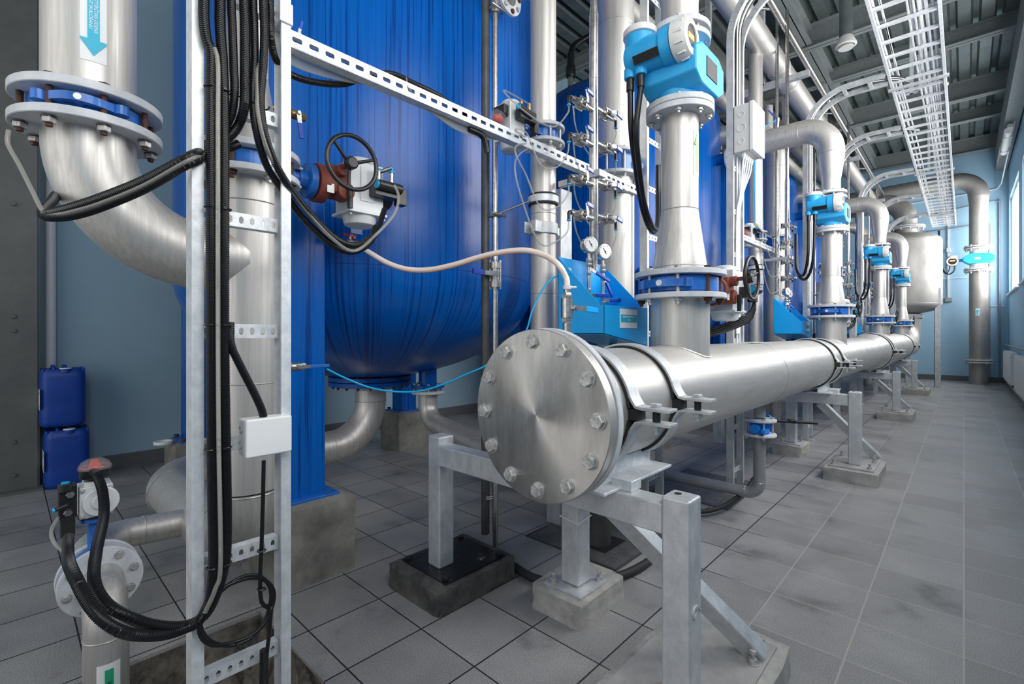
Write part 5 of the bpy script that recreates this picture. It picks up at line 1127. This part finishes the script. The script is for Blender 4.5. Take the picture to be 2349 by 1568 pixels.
# reinforced hose
HS = [(803, 557, -2.06), (822, 563, -2.02), (850, 580, -1.97), (890, 603, -1.90), (935, 617, -1.82), (985, 618, -1.73), (1040, 607, -1.62), (1100, 589, -1.50), (1150, 578, -1.40), (1205, 574, -1.29), (1250, 586, -1.2), (1282, 608, -1.12), (1297, 634, -1.105)]
pts = [PX(a, b, c) for a, b, c in HS] + [V((hx, hy, 1.30)), V((hx, hy, 1.272))]
t = T('reinforced_hose', 'pale braided hose with orange line sagging across the blue tank', 'hose', pts[-1])
q = catmull(pts, .012); t.part('hose_wall', MB().tube(q, .0115, 20), 'hose')
t.part('red_stripe', MB().tube([p + V((.004, -.002, -.0096)) for p in q[:-3]], .0032, 8), 'orange')
p = PX(803, 556, -2.07)
t = T('ball_valve', 'small ball valve with red butterfly handle on the blue tank', 'valve', p)
dv = (pts[1] - pts[0]).normalized(); c0 = V((-2.17, p.y + .04, p.z + .02))
t.part('valve_body', MB().cyl(c0, p, .014).hexa(p - dv * .01, p + dv * .02, .018).cyl(p + dv * .01, p + dv * .05, .013).ring(p + dv * .03, p + dv * .04, .017, .011, 20), 'nickel')
t.part('stem', MB().cyl(p, p + V((0, 0, .03)), .006), 'nickel'); t.part('butterfly_handle', MB().box(p + V((0, 0, .034)), (.012, .055, .012)).box(p + V((0, .018, .028)), (.012, .018, .02)), 'red', bev=.003)
# ball valves on the tee pipe
def tee_valve(lab, z, m1, L, hdir, hlen, gm, grip_w=.018):
    x, y = P0.x, P0.y; t = T('ball_valve', lab, 'valve', (x, y + R0, z)); Y = lambda d: V((x, y + R0 + d, z))
    b = t.part('valve_body', MB().cyl(Y(-.03), Y(.03), .009).hexa(Y(.02), Y(.045), .016).cyl(Y(.04), Y(.075), .017).hexa(Y(.072), Y(.095), .0145), m1)
    t.part('stem', MB().cyl(Y(.058), Y(.058) + V((.03, 0, 0)), .007).hexa(Y(.058) + V((.028, 0, 0)), Y(.058) + V((.036, 0, 0)), .008), 'nickel', b)
    hd = V(hdir).normalized(); s0 = Y(.058) + V((.028, 0, 0)); h = t.part('lever', MB().bar(s0, s0 + hd * hlen * .4, grip_w * .9, .004, up=(1, 0, 0)), 'nickel', b)
    t.part('grip', MB().bar(s0 + hd * hlen * .38, s0 + hd * hlen, grip_w, .008, up=(1, 0, 0)), gm, h, bev=.003); return t
tee_valve('brass ball valve with hanging dark blue lever on the tee pipe, by the ladder', PX(672, 262, P0.x).z, 'brass', 0, (0, .12, -1), .095, 'handle_blue')
tee_valve('nickel ball valve with level bright blue lever on the tee pipe', PX(690, 840, P0.x).z, 'nickel', 0, (0, 1, -.0), .12, 'valve_blue', .014)
tee_valve('small ball valve whose blue lever sticks up behind the slotted channel', PX(740, 112, P0.x).z, 'nickel', 0, (0, .25, 1), .055, 'handle_blue', .012)
# blue hose from that valve up to the sampling box
HB = [(750, 846, -1.80), (790, 866, -1.81), (850, 889, -1.80), (910, 898, -1.77), (965, 896, -1.70), (1020, 880, -1.62), (1070, 858, -1.53), (1115, 838, -1.45), (1165, 805, -1.40), (1205, 762, -1.37), (1220, 715, -1.36), (1240, 672, -1.36), (1262, 642, -1.355), (1280, 632, -1.352)]
solo('blue_hose', MB().tube(catmull([PX(*q) for q in HB], .015), .0042, 10), 'tube_blue', 'thin bright blue hose sagging from the tee pipe to the sampling box', 'hose')

# ================================================================ UPRIGHT CABLE LADDERS WITH BENDS, OVERHEAD LADDER
OX0, OX1, OZ = -.504, -.127, 3.5
def up_ladder(k, y, x, lab, detail=True):
    t = T('cable_ladder', lab, 'cable ladder', (x, y, 0), 'upright cable ladders bending to the overhead one')
    w_ = .10
    for s in (-w_, w_):
        path = fillet([(x, y + s, .04), (x, y + s, OZ - .03), (OX0 - .02, y + s, OZ - .03)], .36, 10)
        m = MB()
        for a, b in zip(path, path[1:]): m.bar(a, b, .045, .022, up=(0, 1, 0))
        t.part('side_rail', m, 'galv')
    t.part('foot', MB().bb(x - .04, x + .04, y - w_ - .02, y - w_ + .03, 0, .008).cyl((x, y - w_, 0), (x, y - w_, .05), .008, n=8).bb(x - .04, x + .04, y + w_ - .03, y + w_ + .02, 0, .008), 'galv')
    z = .15
    while z < OZ - .4:
        m = MB(); slotted(m, (x, y - w_, z), (0, 1, 0), (0, 0, 1), 2 * w_, .034, 5, .012, .018, .003); t.part('rung', m, 'galv_bright'); z += .3
    xx = x + .3
    while xx < OX0 - .03: t.part('rung', MB().bb(xx, xx + .03, y - w_, y + w_, OZ - .045, OZ - .03), 'galv_bright'); xx += .2
    for j in range(5):
        o = -.06 + .024 * j; path = fillet([(x + .022, y + o, .9 if j % 2 else 2.5), (x + .022, y + o, OZ - .008), (OX0, y + o * .8, OZ - .008), (OX0 + .12, y + .25 + o, OZ - .0)], .33, 8)
        t.part('cable', MB().tube(path, .007, 8), 'plastic_white' if j % 2 else 'black', label='pale cable' if j % 2 else 'black cable')
LY = [3.5, 5.63, 7.15, 9.06, 10.8, 12.6]
for k, y in enumerate(LY):
    up_ladder(k, y, -1.16, 'upright cable ladder %s' % ['carrying the grey junction box, nearest of those that bend overhead', 'whose bend passes over the second top elbow', 'with its bend right of the second top elbow', 'with its bend left of the third top elbow', 'bending overhead before the steel tank', 'farthest, with its bend above the steel tank'][k])
t = T('cable_ladder', 'plain upright cable ladder left of the nearest riser with flow meter', 'cable ladder', (-1.42, 2.78, 0))
for s in (-.1, .1): t.part('side_rail', MB().bb(-1.445, -1.395, 2.78 + s - .012, 2.78 + s + .012, 0, 3.9), 'galv')
for k in range(12):
    m = MB(); slotted(m, (-1.42, 2.68, .2 + .3 * k), (0, 1, 0), (0, 0, 1), .2, .034, 5, .012, .018, .003); t.part('rung', m, 'galv_bright')
# grey junction box on ladder 1
t = T('junction_box', 'light grey junction box with glands on the upright ladder right of the nearest flow meter', 'junction box', (-1.10, 3.5, 2.35))
t.part('body', MB().bb(-1.135, -1.035, 3.385, 3.62, 2.32, 2.64), 'cap_white', bev=.008); t.part('lid', MB().bb(-1.035, -1.005, 3.38, 3.625, 2.315, 2.645), 'plastic_white', bev=.008)
t.part('knockout', MB().torus((-1.085, 3.384, 2.57), (0, 1, 0), .018, .002, 24, 6).torus((-1.085, 3.384, 2.48), (0, 1, 0), .026, .002, 24, 6).torus((-1.085, 3.384, 2.39), (0, 1, 0), .018, .002, 24, 6), 'cap_white')
for k in range(5):
    yy = 3.42 + .04 * k; g = t.part('cable_gland', MB().hexa((-1.08, yy, 2.295), (-1.08, yy, 2.32), .014).cyl((-1.08, yy, 2.28), (-1.08, yy, 2.297), .010, n=12), 'plastic_white')
    t.part('cable', MB().tube(catmull([(-1.08, yy, 2.29), (-1.085, yy - .01, 2.22), (-1.11, 3.44 + .012 * k, 2.05), (-1.13, 3.43 + .014 * k, 1.85), (-1.13, 3.43 + .014 * k, 1.1)], .03), .0055, 8), 'plastic_white', g)
# black cable bundles looping from the riser actuators to the ladders
for i in range(4):
    y = RIS[i]; x = HXX; m = MB()
    for k in range(4):
        o = .012 * k; pts = [(x + .09, y + .72, 1.27 - o), (x + .06, y + .70, 1.20 - o), (x - .08, y + .60, 1.13 - o), (x - .22, y + .50, 1.10 - o), (x - .36, y + .60, .98 - o), (x - .33, y + .9 + o, .8)]
        m.tube(catmull(pts, .03), .0085, 8)
    solo('cable_bundle', m, 'conduit', 'black cable bundle drooping from the actuator of the ' + RN[i], 'cable', 'cable bundles under the riser actuators')
# overhead ladder
t = T('overhead_cable_ladder', 'long horizontal cable ladder hung under the ceiling over the aisle', 'cable ladder', (-.3, 8, OZ))
for x in (OX0, OX1): t.part('side_rail', MB().bb(x - .010, x + .010, 1.5, 14.3, OZ - .03, OZ + .03), 'galv_bright')
m = MB(); y = 1.6; rungs = []
rung_me = mesh_of(MB().bb(OX0, OX1, -.012, .012, -.012, .012), (0, 0, 0), 'galv_bright', 'rung')
while y < 14.3: t.inst('rung', rung_me, (0, y, OZ - .012)); y += .28
for y in (5.9, 9.3, 12.8): t.part('coupler', MB().bb(OX0 - .03, OX1 + .03, y - .02, y + .02, OZ - .05, OZ - .03), 'galv')
for y in (3.0, 6.3, 9.6, 13.2): t.part('hanger', MB().bb(-.33, -.30, y - .015, y + .015, OZ + .03, 5.34).bb(-.40, -.37, y - .015, y + .015, OZ + .03, 5.34).bb(OX0 - .02, OX1 + .02, y - .02, y + .02, OZ + .03, OZ + .045), 'galv')
random.seed(5)
for k in range(9):
    xx = OX1 - .03 - .018 * k; t.part('cable', MB().tube(catmull([(xx + .006 * math.sin(k * 3 + yy), yy, OZ + .012 + .006 * math.sin(yy * 1.3 + k * 2)) for yy in [1.5 + .8 * j for j in range(17)]], .2), .008, 6), 'flange')
for k in range(3):
    xx = OX0 + .03 + .02 * k; t.part('cable', MB().tube(catmull([(xx + .01 * math.sin(k * 3 + yy), yy, OZ + .012) for yy in [1.5 + .8 * j for j in range(17)]], .2), .007, 6), 'flange')

# ================================================================ OVERHEAD PIPES
t = T('overhead_pipe', 'thick stainless pipe under the ceiling running along the row', 'pipe', (-1.5, 2, 4.05))
t.part('pipe_body', MB().cyl((-1.5, .5, 4.05), (-1.5, 13.6, 4.05), .115, n=40), 'steel_y')
for y in (1.87, 5.27, 8.72, 12.07):
    t.part('branch_stub', MB().cyl((-1.55, y, 3.85), (-1.55, y, 4.05), .066, n=28), 'steel'); t.part('weld_seam', MB().torus((-1.5, y + .5, 4.05), (0, 1, 0), .115, .003, 40, 6), 'weld')
for y in (2.6, 5.9, 6.3, 9.2, 12.6): t.part('pipe_strap', MB().ring((-1.5, y - .02, 4.05), (-1.5, y + .02, 4.05), .122, .115, 40), 'galv')
solo('overhead_conduit', MB().cyl((-1.30, .5, 4.17), (-1.30, 13.6, 4.17), .032, n=20), 'nickel', 'thin shiny pipe strapped beside the thick ceiling pipe', 'pipe')
solo('overhead_pipe', MB().cyl((-2.15, .5, 4.35), (-2.15, 13.6, 4.35), .11, n=32), 'sst_dull', 'second ceiling pipe further left in the gloom', 'pipe')
solo('overhead_pipe', MB().cyl((-1.9, .5, 3.62), (-1.9, 13.6, 3.62), .075, n=32), 'sst_dull', 'lower ceiling pipe running behind the upright pipes', 'pipe')
for y in (2.6, 5.9, 9.3, 12.6):
    m = MB().bb(-2.3, -1.2, y - .03, y + .03, 3.86, 3.92).bb(-2.3, -2.24, y - .03, y + .03, 3.86, 5.22).bb(-1.70, -1.64, y - .03, y + .03, 3.90, 5.22)
    solo('pipe_hanger', m, 'galv', {2.6: 'galvanized pipe hanger frame nearest, above the fat pipe', 5.9: 'galvanized pipe hanger frame above the second top elbow', 9.3: 'galvanized pipe hanger frame third along the ceiling pipe', 12.6: 'galvanized pipe hanger frame at the far end of the ceiling pipe'}[y], 'hanger', 'hanger frames of the ceiling pipes', loc=V((-1.9, y, 3.9)))
for i, (y, lab) in enumerate(((5.42, 'nearest'), (8.6, 'middle'), (11.9, 'farthest'))):
    x = -1.39; m = MB().tube(fillet([(x - .35, y - .45, 4.38), (x, y, 4.42), (x, y, 2.2), (x, y, 1.5)], .04, 5), .015, 14)
    m.cyl((x, y, 1.5), (x, y, 2.4), .021); m.box((x, y, 3.0), (.05, .05, .02))
    solo('sample_pipe', m, 'nickel', 'thin hooked pipe reaching up to the ceiling pipes, %s of three' % lab, 'pipe', 'thin hooked pipes')
t = T('pipe_tap', 'tiny ball valve with thin tube on the second top elbow', 'valve', (-1.35, 5.25, 3.14))
t.part('valve_body', MB().cyl((-1.35, 5.25, 3.12), (-1.33, 5.20, 3.22), .018), 'nickel'); t.part('lever', MB().bar((-1.33, 5.2, 3.2), (-1.40, 5.16, 3.30), .02, .008), 'handle_blue')
t.part('tube', MB().tube(catmull([(-1.34, 5.2, 3.2), (-1.45, 5.1, 3.1), (-1.5, 5.08, 2.9), (-1.5, 5.08, 2.2)], .03), .005, 8), 'tube_blue')

# ================================================================ FAR END: STEEL TANK, TALL METER PIPE
sx, sy, sr = -.92, 13.45, .60
t = T('steel_tank', 'round stainless pressure tank on legs near the far wall', 'tank', (sx, sy, 1.5))
prof = [(.16, 1.50)] + [(sr * math.sin(PI / 2 * k / 10), 1.72 - .20 * math.cos(PI / 2 * k / 10)) for k in range(3, 11)] + [(sr * math.cos(PI / 2 * k / 10), 3.06 + .22 * math.sin(PI / 2 * k / 10)) for k in range(0, 9)] + [(.2, 3.32)]
t.part('shell', MB().lathe((sx, sy, 0), (0, 0, 1), prof, 64), 'sst_dull', ang=60)
for z in (1.73, 3.05): t.part('weld_seam', MB().torus((sx, sy, z), (0, 0, 1), sr, .004, 64, 6), 'weld')
for a in (-.35, PI / 2, PI - .3, -PI / 2 - .3):
    lx, ly = sx + .56 * math.cos(a), sy + .56 * math.sin(a); t.part('leg', MB().bb(lx - .05, lx + .05, ly - .05, ly - .042, 0, 2.05).bb(lx - .05, lx - .042, ly - .05, ly + .05, 0, 2.05), 'galv')
f = t.part('top_flange', MB().ring((sx, sy, 3.36), (sx, sy, 3.385), .33, .2, 48).ring((sx, sy, 3.395), (sx, sy, 3.42), .33, .2, 48), 'flange'); bolts(t, f, (sx, sy, 3.36), (0, 0, 1), .29, 12, .02, .06, 'bolt', True)
t.part('neck', MB().cyl((sx, sy, 3.28), (sx, sy, 3.37), .2, n=40), 'sst_dull')
f = t.part('bottom_flange', MB().ring((sx, sy, 1.44), (sx, sy, 1.465), .31, .2, 48).ring((sx, sy, 1.475), (sx, sy, 1.50), .31, .2, 48), 'flange'); bolts(t, f, (sx, sy, 1.44), (0, 0, 1), .27, 12, .02, .06, 'bolt', True)
t = T('outlet_bend', 'thick dark pipe arching from the top of the steel tank', 'pipe', (sx, sy, 3.42))
t.part('pipe_body', MB().tube(fillet([(sx, sy, 3.42), (sx, sy, 3.98), (sx - 2.6, sy, 3.98)], .40, 14), .20, 40), 'sst_dull')
rx, ry, rr = .235, 14.62, .155
t = T('wall_pipe', 'tall stainless pipe before the far wall, bending left at its top', 'pipe', (rx, ry, 0))
t.part('pipe_body', MB().lathe((rx, ry, 0), (0, 0, 1), [(rr, 0), (rr, 2.48)], 48).lathe((rx, ry, 0), (0, 0, 1), [(rr, 2.98), (rr, 3.95), (rr + .02, 4.1)], 48), 'sst_dull')
t.part('top_elbow', MB().tube(fillet([(rx, ry, 4.1), (rx, ry, 4.52), (-3.6, ry, 4.42)], .38, 14), rr + .02, 40), 'sst_dull')
for z in (.46, .51, 2.46, 2.50, 2.95, 2.99): t.part('flange', MB().ring((rx, ry, z), (rx, ry, z + .028), .24, rr - .01, 48), 'flange')
f = t.part('bolt_ring', MB().ring((rx, ry, .485), (rx, ry, .5), .2, rr, 40), 'bolt'); bolts(t, f, (rx, ry, .45), (0, 0, 1), .205, 10, .02, .10, 'bolt'); bolts(t, f, (rx, ry, 2.45), (0, 0, 1), .205, 10, .02, .09, 'bolt'); bolts(t, f, (rx, ry, 2.94), (0, 0, 1), .205, 10, .02, .09, 'bolt')
s_ = t.part('sticker', MB().strip([((rr + .002) * math.cos(a), (rr + .002) * math.sin(a)) for a in (-1.9, -1.8, -1.7, -1.6, -1.5)], (rx, ry, 1.57), (1, 0, 0), (0, 1, 0), .001, .15), 'paper')
t.part('arrow', MB().prism([(-.012, -.05), (.012, -.05), (.012, .015), (.032, .015), (0, .06), (-.032, .015), (-.012, .015)], (rx - .02, ry - rr - .006, 1.57), (1, 0, 0), (0, 0, 1), .002), 'cyan', s_)
q = T('flow_meter', 'teal flow meter with side display on the tall pipe by the far wall', 'flow meter', (rx, ry, 2.53))
oc = [(-.25, -.04), (-.25, .04), (-.15, .11), (.15, .11), (.25, .04), (.25, -.04), (.15, -.11), (-.15, -.11)]
q.part('coil_housing', MB().prism(oc, (rx, ry + .18, 2.735), (1, 0, 0), (0, 0, 1), .36), 'meter_blue', bev=.01); q.part('meter_tube', MB().cyl((rx, ry, 2.53), (rx, ry, 2.95), rr - .01, n=40), 'cap_white')
q.part('name_plate', MB().box((rx - .02, ry - .182, 2.735), (.09, .002, .05)), 'paper')
q.part('arm', MB().cyl((rx - .36, ry, 2.735), (rx - .24, ry, 2.735), .035), 'meter_blue')
h = q.part('display_head', MB().lathe((rx - .42, ry - .08, 2.72), (0, 1, 0), [(.10, 0), (.105, .02), (.105, .12), (.07, .16)], 32).lathe((rx - .42, ry, 2.78), (0, 0, 1), [(.09, 0), (.09, .06)], 24), 'cap_white')
q.part('window', MB().cyl((rx - .42, ry - .083, 2.72), (rx - .42, ry - .079, 2.72), .072), 'ink', h); q.part('display', MB().box((rx - .42, ry - .085, 2.73), (.09, .002, .03)), 'lcd', h)
solo('meter_cable', MB().tube(catmull([(rx - .38, ry - .03, 2.64), (rx - .40, ry - .03, 2.50), (rx - .50, ry - .03, 2.44), (rx - .60, ry, 2.62), (rx - .64, ry, 3.0), (rx - .64, ry, 3.45)], .05), .014, 8).tube(catmull([(rx - .46, ry - .03, 2.64), (rx - .48, ry - .03, 2.52), (rx - .54, ry - .03, 2.46), (rx - .62, ry, 2.7), (rx - .66, ry, 3.45)], .05), .012, 8), 'conduit', 'black cable loop hanging from the overhead ladder to the far flow meter', 'cable')

# ================================================================ DRAIN WITH SMALL VALVE UNDER THE HEADER, FLOOR PLATES, HOSE
dx_, dy_ = -.896, 3.12
t = T('drain_pipe', 'slim drain pipe dropping from the header, elbowing just over the floor', 'pipe', (dx_, dy_, .2))
t.part('pipe_body', MB().cyl((dx_, dy_, .60), (dx_, dy_, .70), .034, n=28).tube(fillet([(dx_, dy_, .49), (dx_, dy_, .13), (-1.9, dy_, .13)], .075, 12), .034, 32), 'grey_pipe')
t.part('weld_seam', MB().torus((dx_, dy_, .205), (0, 0, 1), .034, .002, 28, 6).torus((dx_ - .08, dy_, .13), (1, 0, 0), .034, .002, 28, 6), 'nickel')
t = T('hand_valve', 'small bright blue butterfly valve with black lever under the header', 'valve', (dx_, dy_, .49))
f = t.part('flange', MB().ring((dx_, dy_, .488), (dx_, dy_, .502), .093, .034, 40), 'flange'); t.part('flange', MB().ring((dx_, dy_, .575), (dx_, dy_, .589), .093, .034, 40), 'flange')
bolts(t, f, (dx_, dy_, .488), (0, 0, 1), .074, 4, .012, .10, 'bolt', True, .6)
t.part('valve_body', MB().cyl((dx_, dy_, .502), (dx_, dy_, .575), .055, n=32).cyl((dx_, dy_ - .10, .54), (dx_, dy_ - .04, .54), .026).box((dx_ + .05, dy_ - .06, .53), (.02, .10, .02)).cyl((dx_, dy_ + .05, .54), (dx_, dy_ + .12, .56), .024).lathe((dx_, dy_ + .10, .56), (.2, 1, .1), [(.05, 0), (.052, .008), (.045, .014)], 24), 'bright_blue')
t.part('lever', MB().bar((dx_ + .02, dy_ + .11, .565), (dx_ + .24, dy_ + .30, .55), .026, .014, up=(0, 0, 1)).bar((dx_ + .11, dy_ + .19, .562), (dx_ + .14, dy_ + .215, .56), .04, .022), 'black', bev=.003)
# chequer plate lids over the floor channel
for i, (x0, x1, y0, y1, lab) in enumerate(((-1.72, -1.18, 1.95, 2.75, 'chequer plate lid with a square cut-out, behind the blind flange'), (-1.62, -1.08, 3.1, 3.8, 'chequer plate lid further back in the dark under the header'))):
    t = T('floor_plate', lab, 'floor plate', (x0, y0, 0), 'chequer plate lids in the floor')
    t.part('plate', MB().bb(x0, x1, y0, y1, .001, .005), 'checker')
    m = MB(); xx = x0 + .02; k = 0
    while xx < x1 - .02:
        yy = y0 + .02
        while yy < y1 - .02:
            m.box((xx, yy, .0055), (.020, .004, .0018), Matrix.Rotation(PI / 4 if k % 2 else -PI / 4, 3, 'Z')); yy += .034; k += 1
        xx += .034; k += 1
    t.part('raised_pattern', m, 'checker')
    t.part('frame', MB().bb(x0 - .012, x0, y0 - .012, y1 + .012, 0, .006).bb(x1, x1 + .012, y0 - .012, y1 + .012, 0, .006).bb(x0, x1, y0 - .012, y0, 0, .006), 'dark_pipe')
    if i == 0: t.part('cut_out', MB().bb(-1.48, -1.30, 2.05, 2.25, .0066, .0076), 'hole')
t = solo('standpipe', MB().lathe((-1.40, 2.14, .0), (0, 0, 1), [(.07, 0), (.06, .15), (.055, .55)], 24), 'dark_pipe', 'dark standpipe rising out of the chequer plate cut-out', 'pipe')
solo('floor_hose', MB().tube(catmull([(-1.52, 1.62, .02), (-1.38, 1.60, .022), (-1.25, 1.66, .022), (-1.14, 1.80, .024), (-1.08, 2.0, .03), (-1.1, 2.3, .02)], .02), .018, 14), 'rubber', 'black rubber hose lying on the tiles behind the dark plinth', 'hose')
t = solo('floor_cable', MB().tube(catmull([(-1.5, 3.0, .05), (-1.25, 2.8, .03), (-1.05, 3.0, .06), (-.98, 3.4, .2), (-1.05, 3.9, .45)], .03), .014, 10), 'rubber', 'black cable curving in the shadow under the header', 'cable')
t = T('levelling_foot', 'small screw foot on the floor behind the foreground brace', 'foot', (-.97, 2.13, 0))
p = PZ(1492, 1265, 0); t.o.location = p; t.loc = p
t.part('pad', MB().lathe(p, (0, 0, 1), [(.022, 0), (.022, .006), (.012, .012)], 24), 'galv'); t.part('spindle', MB().cyl(p + V((0, 0, .01)), p + V((0, 0, .32)), .006, n=10).hexa(p + V((0, 0, .02)), p + V((0, 0, .032)), .011), 'rust')

# nozzle flange on the second tank's aisle side, vent on its dome
t2 = [o for o in bpy.data.objects if o.name.startswith('blue_tank') and abs(o.location.y - TY - 3.4) < .01][0]
c = P(1645, 328, 6.15); tt = T.__new__(T); tt.o = t2; tt.loc = V(t2.location)
f = tt.part('manway_flange', MB().ring(c, c + V((.04, .01, 0)), .19, .12, 40), 'flange'); tt.part('manway_neck', MB().cyl(c - V((.35, .35, 0)), c, .13), 'tank_blue')
bolts(tt, f, c - V((.01, 0, 0)), (1, .25, 0), .155, 8, .018, .06, 'rust', True, .3)
p = P(1309, 178, 5.75); p.z = 4.13
t = T('air_vent', 'black air vent with hose on the dome of the second blue tank', 'vent', p)
t.part('nipple', MB().cyl(p - V((0, 0, .06)), p + V((0, 0, .05)), .035), 'nickel')
t.part('vent_body', MB().lathe(p + V((0, 0, .05)), (0, 0, 1), [(.05, 0), (.06, .02), (.06, .12), (.045, .15), (.045, .28)], 20), 'black')
t.part('vent_hose', MB().tube(catmull([p + V((0, 0, .30)), p + V((.02, .02, .42)), p + V((.12, .12, .52)), p + V((.35, .3, .66)), p + V((.6, .5, .9))], .05), .035, 12), 'conduit')
